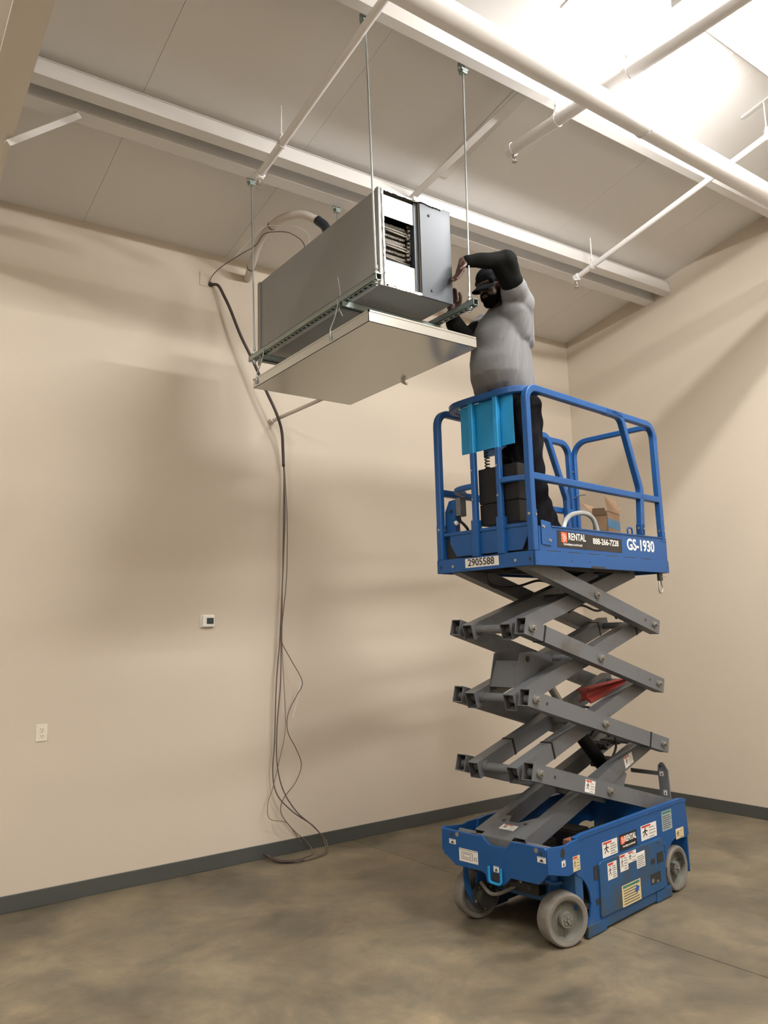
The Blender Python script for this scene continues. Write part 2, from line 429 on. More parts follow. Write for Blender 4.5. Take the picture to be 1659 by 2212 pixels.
# baseboards
for nm, pts, n, lb in (('baseboard_left', [(XL, KY, 0), (KX, KY, 0), (KX, KY, 0.116), (XL, KY, 0.116)], (0, -0.012, 0), 'dark grey rubber baseboard under the long beige wall'),
                   ('baseboard_right', [(KX, KY, 0), (KX, YN, 0), (KX, YN, 0.116), (KX, KY, 0.116)], (-0.012, 0, 0), 'dark grey rubber baseboard under the right-hand wall')):
    bm = nb(); prism(bm, pts, n); struct(nm, bm, 'base', lb, bevel=0.004)

# ---- purlins: Z sections parallel to the long wall (thin sheet)
RX = -2.69
def purlin(y0, name, label, dep=0.20, x0=RX-0.06, x1=KX-0.002, fl_dir=1, yl=None, top=0.001, fw=0.065):
    """web at y0; bottom flange runs towards the wall"""
    t = 0.004; y1 = y0
    def pr(x): # section points at x
        yy = y0 if yl is None else yl+(y0-yl)*((x-x0)/(x1-x0))
        T = cp(x, yy, top); B = T-CN*dep; s = Vector((0, CN.z, -CN.y))*fl_dir
        return T, B, s
    bm = nb(); secs = []
    for x in (x0, x1):
        T, B, s = pr(x)
        pts = [T-s*0.012, T, B, B+s*fw, B+s*(fw+0.013)+CN*0.016]
        outer = pts; inner = [pts[0]-CN*t, T+s*t-CN*t, B+s*t+CN*t, B+s*fw+CN*t, B+s*(fw+0.010)+CN*0.018]
        secs.append([bm.verts.new(p) for p in outer+inner[::-1]])
    k = len(secs[0])
    for i in range(k): bm.faces.new((secs[0][i], secs[0][(i+1) % k], secs[1][(i+1) % k], secs[1][i]))
    bm.faces.new(secs[0][::-1]); bm.faces.new(secs[1])
    return obj(name, bm, 'purlin', kind='structure', label=label)
p1 = purlin(1.665, 'trim_1', 'white steel purlin nearest the long wall', dep=0.170, yl=1.665, fw=0.105)
p2 = purlin(1.45, 'trim_2', 'bright white steel purlin second from the long wall', dep=0.130, yl=1.47, top=0.050, fw=0.090)
p3 = purlin(0.115, 'trim_3', 'white steel purlin above the front of the air handler', dep=0.20)
p4 = purlin(-1.95, 'trim_4', 'white steel purlin beyond the high bay lamp', dep=0.20)

# ---- rafter (tapered I section) at the upper left of the view
bm = nb()
s0, s1 = -4.5, KY-0.02
def rf(x, y, off): return cp(x, y, off)
for (xa, xb, oa, ob) in ((-2.90, -2.715, 0.52, 0.535), (-2.90, -2.715, 0.002, 0.016), (-2.812, -2.802, 0.016, 0.52)):
    prism(bm, [rf(xa, s0, oa), rf(xb, s0, oa), rf(xb, s0, ob), rf(xa, s0, ob)], rf(xa, s1, oa)-rf(xa, s0, oa))
M['rafter'] = mat('rafter_paint', (0.68, 0.63, 0.57), 0.55, var=0.03)
raf = obj('trim_5', bm, 'rafter', kind='structure', label='deep beige painted steel rafter at the upper left')
O5 = raf.location
bm = nb(); a = Vector((-2.30, 1.66, cz(-2.3, 1.66)-0.19)); b = Vector((-2.735, 1.60, 4.955))
sweep(bm, [a-O5, b-O5], [(-0.02, -0.02), (0.02, -0.02), (0.02, -0.015), (-0.015, -0.015), (-0.015, 0.02), (-0.02, 0.02)])
obj('flange_brace', bm, 'purlin', raf)

#SECTION pipes
# ================================================================ SPRINKLER PIPES
def ring_hanger(root, c, r, topz, name='ring_hanger'):
    bm = nb(); c = V(c)
    k = 14
    loop = [c+Vector((0, 0, 0))+Vector((math.cos(a)*0, 0, 0)) for a in (0,)]
    ax = PIPE_AX
    n = ax.normalized(); s = Vector((0, 0, 1)).cross(n).normalized(); u = n.cross(s).normalized()
    if u.z < 0: u = -u
    pts = []
    for i in range(k+1):
        a = -PI*0.82+(PI*1.64)*i/k
        pts.append(c - u*math.cos(a)*(r+0.004) + s*math.sin(a)*(r+0.004))
    top = c+Vector((0, 0, r*2.6))
    pts = [top]+pts+[top]
    sweep(bm, pts, [(-0.002, -0.010), (0.002, -0.010), (0.002, 0.010), (-0.002, 0.010)], flat=n)
    o = obj(name, bm, 'pipe', root)
    bm = nb(); cyl(bm, top-Vector((0, 0, 0.012)), (top.x, top.y, topz), 0.0055, seg=8); hexnut(bm, top, (0, 0, 1), 0.013, 0.012)
    obj('hanger_rod', bm, 'pipe', o)

def head(root, p, d=(0, 0, -1)):
    p = V(p); d = V(d)
    bm = nb(); cyl(bm, p, p+d*0.022, 0.014, 0.012, 10); cyl(bm, p+d*0.022, p+d*0.030, 0.017, seg=6)
    for s in (-1, 1): tube(bm, [p+d*0.03+Vector((s*0.010, 0, 0)), p+d*0.045+Vector((s*0.015, 0, 0)), p+d*0.062+Vector((s*0.003, 0, 0))], 0.0028, 6)
    cyl(bm, p+d*0.062, p+d*0.065, 0.020, seg=12); obj('sprinkler_head', bm, 'steel', root)

def pipe(name, label, p0, p1, r, group=None, hang=(), cap=None, hd=None, couple=()):
    global PIPE_AX
    t = thing(name, label, 'pipe', V(p0)); O = V(p0); PIPE_AX = V(p1)-V(p0)
    bm = nb(); cyl(bm, V(p0)-O, V(p1)-O, r, seg=24); obj('pipe_run', bm, 'pipe', t, smooth=False, autosm=True)
    for f in hang:
        q = V(p0).lerp(V(p1), f)-O; ring_hanger(t, q, r, cz(q.x+O.x, q.y+O.y)-O.z-0.01)
    for f in couple:
        q = V(p0).lerp(V(p1), f)-O; n = PIPE_AX.normalized(); bm = nb()
        cyl(bm, q-n*0.035, q+n*0.035, r+0.012, seg=20); cyl(bm, q-n*0.04, q-n*0.02, r+0.018, seg=20); cyl(bm, q+n*0.02, q+n*0.04, r+0.018, seg=20)
        sidev = n.cross(Vector((0, 0, 1))).normalized()
        for s in (-1, 1): bx(bm, tuple(q+sidev*s*(r+0.02)-Vector((0.016, 0.016, 0.012))), tuple(q+sidev*s*(r+0.02)+Vector((0.016, 0.016, 0.012))))
        obj('pipe_coupling', bm, 'pipe', t, autosm=True)
    return t

main = pipe('sprinkler_main', 'thick white sprinkler main pipe running parallel to the ceiling purlins', (-4.6, -0.44, 5.30), (KX, -0.45, 5.30), 0.078, hang=(0.25, 0.645,), couple=(0.36,))

def branch(label, a, b, r, endkind, hang=()):
    t = pipe('sprinkler_branch', label, a, b, r, hang=hang, group='sprinkler branch lines')
    O = V(a); n = (V(b)-V(a)).normalized(); q = V(b)-O
    bm = nb()
    if endkind == 'head':
        cyl(bm, q-n*0.03, q+n*0.012, r+0.010, seg=14); cyl(bm, q+n*0.0, q+n*0.0+Vector((0, 0, -0.035)), r+0.004, seg=14)
        bmesh.ops.create_icosphere(bm, subdivisions=2, radius=r+0.014, matrix=Matrix.Translation(q+n*0.01))
        obj('pipe_elbow', bm, 'pipe', t, autosm=True); head(t, q+n*0.01+Vector((0, 0, -r-0.01)))
    else:
        cyl(bm, q-n*0.02, q+n*0.03, r+0.006, seg=18); cyl(bm, q+n*0.03, q+n*0.038, r*0.7, seg=18)
        obj('end_cap', bm, 'pipe', t, autosm=True); head(t, q-n*0.02+Vector((0, 0, -r)))
    return t
branch('thin white sprinkler branch crossing above the left side of the air handler', (-1.00, -1.9, 5.93), (-1.035, 1.515, 5.275), 0.028, 'head', hang=(0.90,))
branch('white sprinkler branch with a capped end hanging right of the rods', (0.66, -1.9, 5.475), (0.575, 0.47, 5.49), 0.045, 'cap', hang=(0.815, 0.56))
branch('long thin white sprinkler branch ending near the right-hand wall', (2.42, -1.9, 5.99), (2.50, 1.50, 5.352), 0.026, 'head', hang=(0.94, 0.40))

# slim white sag brace behind the ladder-like purlins
t = thing('sag_brace', 'slim white steel strap brace lying against the ceiling behind the hanging rods', 'brace', (0.40, 0.05, 5.55))
bm = nb(); O = V(t.location)
sweep(bm, [V(0.44, -0.05, cz(0.44, -0.05)-0.13)-O, V(0.34, 1.42, cz(0.34, 1.42)-0.15)-O], [(-0.034, -0.003), (0.034, -0.003), (0.034, 0.003), (-0.034, 0.003)], flat=(0, 0.15, 1))
obj('strap', bm, 'purlin', t)
bm = nb()
for p in (V(0.43, 0.04, cz(0.43, 0.04)-0.145), V(0.35, 1.38, cz(0.35, 1.38)-0.165)): hexnut(bm, p-O, (0, 0, -1), 0.012, 0.012)
obj('bolt', bm, 'pipe', t)

# small pipe poking from the long wall below the drain pan
t = thing('wall_stub_pipe', 'thin white pipe reaching out of the long wall below the drain pan', 'pipe', (-0.20, 2.93, 3.83)); O = V(t.location)
bm = nb(); cyl(bm, (0, 0, 0), V(0.02, 2.10, 3.93)-O, 0.017, seg=14); obj('pipe_run', bm, 'pvc', t, autosm=True)
bm = nb(); cyl(bm, V(0, 0.008, 0), V(0, -0.012, 0), 0.030, seg=16); cyl(bm, V(0, -0.01, 0), V(0, -0.03, 0.004), 0.023, seg=16); obj('wall_flange', bm, 'pvc', t, autosm=True)

#SECTION lamps
# ================================================================ HIGH BAY LAMPS
for i, (x, y, z, wd, wu, col, ws) in enumerate(LAMPS):
    lab = 'blazing white high bay lamp under the ceiling at the upper right' if i == 0 else \
        ['', 'high bay lamp overhead in front of the air handler, out of view', 'high bay lamp beyond the rafter, out of view', 'high bay lamp behind the camera on the left', 'high bay lamp near the doorway behind the camera'][i]
    t = thing('high_bay_lamp', lab, 'lamp', (x, y, z), group='high bay lamps')
    L, W_ = 1.15, 0.36
    bm = nb(); bx(bm, (-L/2, -W_/2, 0.03), (L/2, W_/2, 0.075)); bx(bm, (-L/2-0.012, -W_/2-0.012, -0.0), (L/2+0.012, -W_/2, 0.07)); bx(bm, (-L/2-0.012, W_/2, 0.0), (L/2+0.012, W_/2+0.012, 0.07))
    bx(bm, (-L/2-0.012, -W_/2, 0.0), (-L/2, W_/2, 0.07)); bx(bm, (L/2, -W_/2, 0.0), (L/2+0.012, W_/2, 0.07))
    obj('housing', bm, 'lamp', t)
    bm = nb(); bx(bm, (-L/2, -W_/2, 0.012), (L/2, W_/2, 0.03)); obj('lens', bm, 'glow', t)
    for s in (-1, 1):
        bm = nb(); cyl(bm, (s*0.42, 0, 0.075), (s*0.42, 0, cz(x+s*0.42, y)-z-0.005), 0.003, seg=6); obj('suspension_cable', bm, 'steel', t)
    # wraparound lens: light leaves downwards, upwards and to both long sides
    for nm_, e_, rot_, loc_, sy_ in (('d', wd, (0, 0, 0), (0, 0, -0.004), W_*0.95), ('u', wu, (PI, 0, 0), (0, 0, 0.085), W_*0.95), ('s', ws, (PI/2-0.62, 0, 0), (0, W_/2+0.02, 0.035), 0.06), ('s', ws*(0.3 if i == 0 else 1), (-PI/2+0.62, 0, 0), (0, -W_/2-0.02, 0.035), 0.06)):
        ld = bpy.data.lights.new('lamp_light', 'AREA'); ld.shape = 'RECTANGLE'; ld.size = L*0.98; ld.size_y = sy_
        ld.energy = e_; ld.color = col
        lo = bpy.data.objects.new('lamp_light', ld); COL.objects.link(lo); lo.parent = t
        lo.location = loc_; lo.rotation_euler = rot_

#SECTION hvac
# ================================================================ AIR HANDLER
X0, X1, Y0, Y1, Z0, Z1 = -0.885, -0.325, 0.215, 1.83, 3.945, 4.575
ah = thing('air_handler', 'long galvanised sheet metal air handler hung from the ceiling with an open front', 'air handler', ((X0+X1)/2, (Y0+Y1)/2, Z0))
O = V(ah.location)
def P(x, y, z): return V(x, y, z)-O
t_ = 0.004
def abx(bm, lo, hi, mi=0): bx(bm, tuple(V(lo)-O), tuple(V(hi)-O), mi)
for nm, lo, hi, m in (('side_panel', (X0, Y0, Z0), (X0+t_, Y1, Z1), 'galv'), ('side_panel', (X1-t_, Y0, Z0), (X1, Y1, Z1), 'galv'),
                   ('top_panel', (X0+t_, Y0, Z1-t_), (X1-t_, Y1, Z1), 'galv'), ('bottom_panel', (X0+t_, Y0, Z0), (X1-t_, Y1, Z0+t_), 'galv'),
                   ('back_panel', (X0+t_, Y1-t_, Z0+t_), (X1-t_, Y1, Z1-t_), 'galv')):
    bm = nb(); abx(bm, lo, hi); obj(nm, bm, m, ah)
# corner post on the far end of the visible side
bm = nb(); abx(bm, (X0-0.006, Y1-0.045, Z0-0.03), (X0, Y1+0.004, Z1+0.005)); obj('corner_trim', bm, 'galv', ah)
bm = nb(); abx(bm, (X0-0.004, Y0-0.004, Z0-0.004), (X0+0.034, Y0, Z1+0.004)); abx(bm, (X0-0.006, Y0-0.002, Z0-0.004), (X0, Y0+0.03, Z1+0.004)); obj('corner_trim', bm, 'foil' if False else 'galv', ah)
XM = X0+0.035; XD = -0.575
# front: top flange plate, bottom flange plate, divider with gasket, right access panel
bm = nb(); abx(bm, (XM, Y0+0.012, Z1-0.165), (XD-0.035, Y0+0.016, Z1-0.025)); obj('upper_flange_plate', bm, 'foil', ah, label='bright sheet metal plate above the opening')
bm = nb(); abx(bm, (XM, Y0+0.012, Z0+0.022), (XD-0.035, Y0+0.016, Z0+0.175)); obj('lower_flange_plate', bm, 'foil', ah, label='bright sheet metal plate below the opening')
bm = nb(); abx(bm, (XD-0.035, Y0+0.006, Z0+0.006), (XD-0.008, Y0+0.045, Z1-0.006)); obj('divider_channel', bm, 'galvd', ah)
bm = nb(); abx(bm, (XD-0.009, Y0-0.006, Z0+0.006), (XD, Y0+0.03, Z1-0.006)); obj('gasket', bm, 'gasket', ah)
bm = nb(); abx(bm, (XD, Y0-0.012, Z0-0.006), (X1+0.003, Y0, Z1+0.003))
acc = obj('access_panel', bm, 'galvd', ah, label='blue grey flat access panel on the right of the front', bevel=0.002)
bm = nb()
for (x, z) in ((XD+0.075, Z1-0.075), (XD+0.08, Z0+0.05)):
    cyl(bm, P(x, Y0-0.012, z), P(x, Y0-0.017, z), 0.009, seg=10)
obj('screw', bm, 'dark', acc)
# crumpled tape along edges
def ragged(p0, p1, wid, n, nrm, m='tape', name='foil_tape'):
    bm = nb(); p0, p1 = V(p0), V(p1); d = (p1-p0); L_ = d.length; d.normalize(); nrm = V(nrm); s = d.cross(nrm).normalized()
    a = []; b = []
    for i in range(n+1):
        c = p0+d*(L_*i/n); o_ = nrm*(0.001+random.random()*0.006)
        a.append(bm.verts.new(c-s*(wid*(0.35+0.4*random.random()))+o_)); b.append(bm.verts.new(c+s*(wid*(0.35+0.4*random.random()))+nrm*random.random()*0.005))
    for i in range(n): bm.faces.new((a[i], a[i+1], b[i+1], b[i]))
    r = bmesh.ops.extrude_face_region(bm, geom=list(bm.faces))
    for v in [g for g in r['geom'] if isinstance(g, bmesh.types.BMVert)]: v.co += nrm*0.0015
    obj(name, bm, m, ah)
ragged(P(XM-0.006, Y0-0.006, Z0), P(XM-0.012, Y0-0.006, Z1), 0.011, 40, (0, -1, 0))
ragged(P(X0+0.05, Y0-0.006, Z0+0.004), P(XD, Y0-0.006, Z0+0.004), 0.014, 30, (0, -1, 0))
ragged(P(X0+0.02, Y0-0.006, Z1-0.006), P(XD-0.03, Y0-0.006, Z1-0.006), 0.010, 24, (0, -1, 0))
ragged(P(XD-0.05, Y0-0.016, Z1+0.002), P(X1-0.07, Y0-0.016, Z1+0.002), 0.020, 24, (0, -1, 0), 'foil', 'insulation_edge')
# interior void liner + coil
bm = nb(); abx(bm, (X0+0.006, Y0+0.75, Z0+0.006), (X1-0.006, Y0+0.76, Z1-0.006)); abx(bm, (XD+0.0, Y0+0.03, Z0+0.01), (XD+0.004, Y0+0.7, Z1-0.01)); obj('inner_partition', bm, 'void', ah)
# return bends of the coil: rows of looped copper tube
coil = bpy.data.objects.new('coil', None); COL.objects.link(coil); coil.parent = ah
for r_ in range(7):
    z = Z0+0.225+r_*0.034
    for k in range(2):
        bm = nb(); y = Y0+0.06+k*0.06+0.02*math.sin(r_*2.1)
        xs = XM+0.012+0.022*random.random(); xe = XD-0.075+0.03*random.random()
        pts = [P(xs, y, z), P(xe, y, z-0.008), P(xe+0.012, y+0.01, z+0.006), P(xe, y+0.012, z+0.017), P(xs+0.01, y+0.012, z+0.020), P(xs-0.005, y+0.006, z+0.012), P(xs, y, z+0.002)]
        tube(bm, smoothpath(pts, 4), 0.0052, 8)
        obj('coil_tube', bm, 'coil', coil, smooth=True)
    bm = nb()
    for k in range(26):
        x = XM+0.03+k*0.0066; q = random.random()*0.005
        bx(bm, tuple(P(x, Y0+0.054, z-0.002+q)), tuple(P(x+0.0022, Y0+0.14, z+0.014+q)))
    fo = obj('coil_fins', bm, 'coil', coil); fo['kind'] = 'stuff'
bm = nb()
for k in range(9):
    x = XD-0.06+0.02*random.random(); z = Z0+0.24+k*0.028
    cyl(bm, P(x-0.012, Y0+0.05, z), P(x+0.012, Y0+0.05, z+0.004), 0.011, seg=8)
    tube(bm, smoothpath([P(x, Y0+0.05, z), P(x+0.016, Y0+0.045, z+0.015), P(x+0.004, Y0+0.05, z+0.03)], 3), 0.004, 6)
obj('coil_fittings', bm, 'coil', coil, smooth=True)
bm = nb(); abx(bm, (XM+0.0, Y0+0.04, Z0+0.19), (XD-0.05, Y0+0.4, Z0+0.20)); obj('coil_tray', bm, 'void', coil)

# ---- strut channels (open side down, slots)
def strut(name, label, p0, p1, slots=True, group=None, h=0.041, wd=0.041):
    p0, p1 = V(p0), V(p1); t = thing(name, label, 'strut', (p0+p1)/2, group=group); O2 = V(t.location)
    bm = nb(); d = (p1-p0).normalized(); s = d.cross(Vector((0, 0, 1))); a = 0.0028
    L_ = (p1-p0).length; w2 = wd/2
    def quadbar(y0, y1, z0, z1, x0=-L_/2, x1=L_/2):
        pts = [s*y0+Vector((0, 0, z0))+d*x0, s*y1+Vector((0, 0, z0))+d*x0, s*y1+Vector((0, 0, z1))+d*x0, s*y0+Vector((0, 0, z1))+d*x0]
        prism(bm, pts, d*(x1-x0))
    quadbar(-w2, -w2+a, 0, h); quadbar(w2-a, w2, 0, h)
    quadbar(-w2, w2, h-a, h)
    if slots:
        # slotted face turned down: side strips and bridges leaving open slots
        quadbar(-w2, -0.008, 0, a); quadbar(0.008, w2, 0, a)
        n = int(L_/0.052); x = -L_/2
        for i in range(n+1):
            quadbar(-0.008, 0.008, 0, a, x, min(x+0.020, L_/2)); x += 0.052
            if x > L_/2: break
    else:
        quadbar(-w2, -w2+0.010, 0, a); quadbar(w2-0.010, w2, 0, a)
        quadbar(-w2+0.008, -w2+0.010, 0, 0.008); quadbar(w2-0.010, w2-0.008, 0, 0.008)
    obj('channel', bm, 'strut', t)
    return t
XA, XB_ = -0.985, -0.258
strut('strut_channel', 'long slotted steel channel along the left underside of the air handler', (XA, 0.095, 3.902), (XA, 1.76, 3.902), group='channels carrying the air handler')
strut('strut_channel', 'long slotted steel channel along the right underside of the air handler', (XB_, 0.06, 3.902), (XB_, 1.76, 3.902), group='channels carrying the air handler')
strut('strut_channel', 'cross channel under the front of the air handler, above the drain pan', (XA-0.03, 0.46, 3.860), (XB_+0.03, 0.46, 3.860), False, group='channels carrying the air handler')
strut('strut_channel', 'cross channel under the far end of the air handler', (XA-0.01, 1.56, 3.860), (XB_+0.03, 1.56, 3.860), False, group='channels carrying the air handler')

def rod(label, tp, bt):
    tp, bt = V(tp), V(bt); t = thing('threaded_rod', label, 'rod', bt, group='rods carrying the air handler'); O2 = bt
    bm = nb(); cyl(bm, bt-O2-Vector((0, 0, 0.03)), tp-O2, 0.0062, seg=8)
    obj('rod', bm, 'rod', t)
    bm = nb(); d = Vector((0, 0, 1))
    hexnut(bm, Vector((0, 0, -0.016)), d, 0.015, 0.012); cyl(bm, (0, 0, -0.004), (0, 0, 0.0), 0.022, seg=12); cyl(bm, (0, 0, 0.044), (0, 0, 0.048), 0.022, seg=12); hexnut(bm, Vector((0, 0, 0.048)), d, 0.015, 0.012)
    cyl(bm, (0, 0, 0.075), (0, 0, 0.10), 0.010, seg=8)
    obj('nut_and_washer', bm, 'rod', t)
    # beam clamp
    bm = nb(); q = tp-O2
    bx(bm, tuple(q+Vector((-0.030, -0.022, -0.012))), tuple(q+Vector((0.030, 0.022, 0.0)))); bx(bm, tuple(q+Vector((-0.030, 0.010, -0.0))), tuple(q+Vector((0.030, 0.022, 0.050))))
    bx(bm, tuple(q+Vector((-0.022, -0.02, -0.034))), tuple(q+Vector((0.022, 0.022, -0.012))))
    obj('beam_clamp', bm, 'strut', t, bevel=0.002)
rod('far left threaded rod from the purlin near the wall to the long channel', (-0.99, 1.735, cz(-0.99, 1.735)-0.195), (XA, 1.70, 3.902))
rod('near left threaded rod in front of the air handler side', (-0.985, 0.165, cz(-0.985, 0.165)-0.218), (XA, 0.12, 3.902))
rod('near right threaded rod beside the worker, hanging to the free channel end', (-0.18, 0.165, cz(-0.18, 0.165)-0.218), (XB_, 0.12, 3.902))
rod('far right threaded rod mostly hidden behind the air handler', (-0.205, 1.735, cz(-0.205, 1.735)-0.195), (XB_, 1.70, 3.902))

# ---- drain pan with wire ties
PX0, PX1, PY0, PY1, PZ0, PZ1 = -1.065, -0.235, 0.095, 1.555, 3.632, 3.70
pn = thing('drain_pan', 'shallow galvanised drain pan slung on wires under the air handler', 'pan', ((PX0+PX1)/2, (PY0+PY1)/2, PZ0)); O2 = V(pn.location)
bm = nb(); bx(bm, tuple(V(PX0, PY0, PZ0)-O2), tuple(V(PX1, PY1, PZ0+0.003)-O2)); obj('pan_bottom', bm, 'pan', pn)
for lo, hi in (((PX0, PY0, PZ0), (PX0+0.003, PY1, PZ1)), ((PX1-0.003, PY0, PZ0), (PX1, PY1, PZ1)), ((PX0, PY0, PZ0), (PX1, PY0+0.003, PZ1)), ((PX0, PY1-0.003, PZ0), (PX1, PY1, PZ1))):
    bm = nb(); bx(bm, tuple(V(lo)-O2), tuple(V(hi)-O2))
    # hemmed rim
    lo2 = V(lo)-O2; hi2 = V(hi)-O2; bx(bm, (lo2.x-0.003, lo2.y-0.003, hi2.z-0.008), (hi2.x+0.003, hi2.y+0.003, hi2.z+0.002)); obj('pan_side', bm, 'pan', pn)
for (x, y, zt) in ((PX0-0.004, 0.50, 3.900), (PX0-0.004, 1.50, 3.90), (PX1+0.004, 0.50, 3.90), (PX1+0.004, 1.40, 3.90)):
    bm = nb(); xt = XA-0.02 if x < -0.6 else XB_+0.02
    tube(bm, smoothpath([V(x, y, PZ1-0.03)-O2, V(x, y, PZ1+0.02)-O2, V((x+xt)/2, y, (PZ1+zt)/2)-O2, V(xt-0.006, y, zt)-O2, V(xt-0.01, y+0.01, zt+0.03)-O2], 4), 0.0035, 6)
    tube(bm, [V(x, y+0.01, PZ1-0.05)-O2, V(x-0.008, y, PZ1-0.02)-O2, V(x, y-0.01, PZ1-0.05)-O2], 0.004, 6)
    if y < 1 and x < -0.6: tube(bm, smoothpath([V(xt, y, zt+0.0)-O2, V(xt+0.0, y-0.02, zt+0.06)-O2, V(xt-0.03, y-0.04, zt+0.15)-O2], 4), 0.0032, 6); tube(bm, [V(xt, y, zt-0.03)-O2, V(xt+0.02, y-0.01, zt-0.08)-O2], 0.003, 6)
    obj('wire_tie', bm, 'rod', pn)
bm = nb(); cyl(bm, V(-0.26, 0.84, PZ0-0.02)-O2, V(-0.26, 0.84, PZ0)-O2, 0.014, seg=14); cyl(bm, V(-0.26, 0.84, PZ0-0.02)-O2, V(-0.225, 0.84, PZ0-0.025)-O2, 0.011, seg=14); obj('drain_outlet', bm, 'pvc', pn, autosm=True)
bm = nb(); bx(bm, tuple(V(-0.90, 0.50, PZ1+0.001)-O2), tuple(V(-0.86, 1.2, PZ1+0.012)-O2)); obj('support_strip', bm, 'strut', pn)

# ---- insulated pipe arching from the wall into the top of the unit
t = thing('insulated_pipe', 'fat white insulated pipe arching from the wall to the top of the air handler', 'pipe', (-0.44, 2.93, 5.16)); O2 = V(t.location)
path = smoothpath([V(-0.445, 2.925, 5.165), V(-0.49, 2.78, 5.18), V(-0.535, 2.62, 5.208), V(-0.562, 2.45, 5.29), V(-0.555, 2.2, 5.345), V(-0.51, 2.02, 5.345), V(-0.436, 1.90, 5.325), V(-0.355, 1.81, 5.26)], 7)
bm = nb(); tube(bm, [p-O2 for p in path], 0.034, 16); obj('pipe_insulation', bm, 'pvc', t, smooth=True)
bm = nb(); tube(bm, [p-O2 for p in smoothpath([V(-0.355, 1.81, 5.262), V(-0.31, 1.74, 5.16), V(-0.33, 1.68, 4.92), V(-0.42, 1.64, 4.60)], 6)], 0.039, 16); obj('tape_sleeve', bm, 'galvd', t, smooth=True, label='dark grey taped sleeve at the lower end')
for k in (9, 27):
    bm = nb(); d = (path[k+1]-path[k]).normalized(); tube(bm, [path[k]-O2-d*0.004, path[k]-O2+d*0.004], 0.037, 16); obj('cable_tie', bm, 'dark', t)

# ---- box plate on wall and wires
t = thing('junction_plate', 'beige square cover plate high on the long wall where cables emerge', 'cover plate', (-0.845, KY-0.001, 5.06)); O2 = V(t.location)
bm = nb(); bx(bm, (-0.065, -0.006, -0.065), (0.065, 0, 0.065)); obj('plate', bm, 'wall', t, bevel=0.002)
bm = nb(); cyl(bm, (0.035, -0.006, -0.04), (0.035, -0.018, -0.04), 0.022, seg=14); obj('cable_grommet', bm, 'dark', t)
# ---- cable bundle
cb = thing('cable_bundle', 'dark cable bundle drooping from the wall plate and coiling down to the floor', 'cable', (-0.10, 2.84, 0.0)); O2 = V(cb.location)
bm = nb()
up = smoothpath([V(-0.81, 2.925, 5.015), V(-0.76, 2.88, 5.005), V(-0.705, 2.86, 4.90), V(-0.655, 2.84, 4.78), V(-0.565, 2.82, 4.55), V(-0.455, 2.80, 4.33), V(-0.33, 2.79, 4.07), V(-0.225, 2.79, 3.87), V(-0.155, 2.82, 3.72), V(-0.122, 2.86, 3.55), V(-0.112, 2.87, 3.40)], 6)
tube(bm, [p-O2 for p in up], 0.0135, 8)
obj('cable_sheath', bm, 'cable', cb, smooth=True)
def strand(pts, r, m, k=6):
    bm = nb(); tube(bm, [p-O2 for p in smoothpath(pts, k)], r, 6); obj('cable_strand', bm, m, cb, smooth=True)
strand([V(-0.112, 2.87, 3.42), V(-0.098, 2.875, 3.0), V(-0.112, 2.88, 2.6), V(-0.135, 2.88, 2.2), V(-0.160, 2.88, 1.80), V(-0.195, 2.88, 1.45), V(-0.215, 2.88, 0.97), V(-0.235, 2.88, 0.70), V(-0.20, 2.87, 0.52), V(-0.06, 2.85, 0.36), V(0.13, 2.84, 0.22), V(0.22, 2.82, 0.10), V(0.20, 2.74, 0.012), V(0.08, 2.66, 0.010), V(-0.10, 2.63, 0.010), V(-0.20, 2.68, 0.012), V(-0.30, 2.90, 0.018)], 0.0055, 'cableg')
strand([V(-0.108, 2.865, 3.42), V(-0.118, 2.865, 3.0), V(-0.125, 2.87, 2.5), V(-0.145, 2.87, 2.1), V(-0.150, 2.87, 1.80), V(-0.165, 2.86, 1.45), V(-0.200, 2.86, 1.1), V(-0.205, 2.86, 0.80), V(-0.155, 2.85, 0.56), V(-0.03, 2.84, 0.36), V(0.12, 2.82, 0.22), V(0.24, 2.80, 0.08), V(0.19, 2.71, 0.010), V(0.03, 2.64, 0.010), V(-0.14, 2.645, 0.010), V(-0.22, 2.71, 0.012)], 0.0055, 'cableg')
strand([V(-0.104, 2.87, 3.42), V(-0.085, 2.86, 2.9), V(-0.095, 2.86, 2.4), V(-0.14, 2.86, 2.0), V(-0.155, 2.86, 1.83), V(-0.07, 2.85, 1.66), V(0.025, 2.84, 1.50), V(0.035, 2.83, 1.42), V(-0.02, 2.84, 1.33), V(-0.10, 2.85, 1.18), V(-0.10, 2.85, 1.03), V(-0.02, 2.85, 0.88), V(0.03, 2.85, 0.74), V(-0.03, 2.85, 0.60), V(-0.15, 2.85, 0.48), V(-0.17, 2.85, 0.36), V(-0.05, 2.84, 0.20), V(0.06, 2.82, 0.10), V(0.08, 2.76, 0.012), V(-0.05, 2.70, 0.010)], 0.0038, 'cableg')
strand([V(-0.10, 2.88, 3.42), V(-0.12, 2.88, 2.7), V(-0.13, 2.88, 2.1), V(-0.135, 2.88, 1.75), V(-0.115, 2.88, 1.35), V(-0.11, 2.88, 1.05), V(-0.17, 2.88, 0.80), V(-0.24, 2.87, 0.58), V(-0.29, 2.87, 0.45), V(-0.27, 2.87, 0.33), V(-0.12, 2.86, 0.28), V(-0.04, 2.85, 0.18), V(0.02, 2.84, 0.09)], 0.0032, 'cablew')
strand([V(0.03, 2.845, 1.45), V(0.0, 2.86, 1.30), V(-0.045, 2.87, 1.13)], 0.003, 'plast')
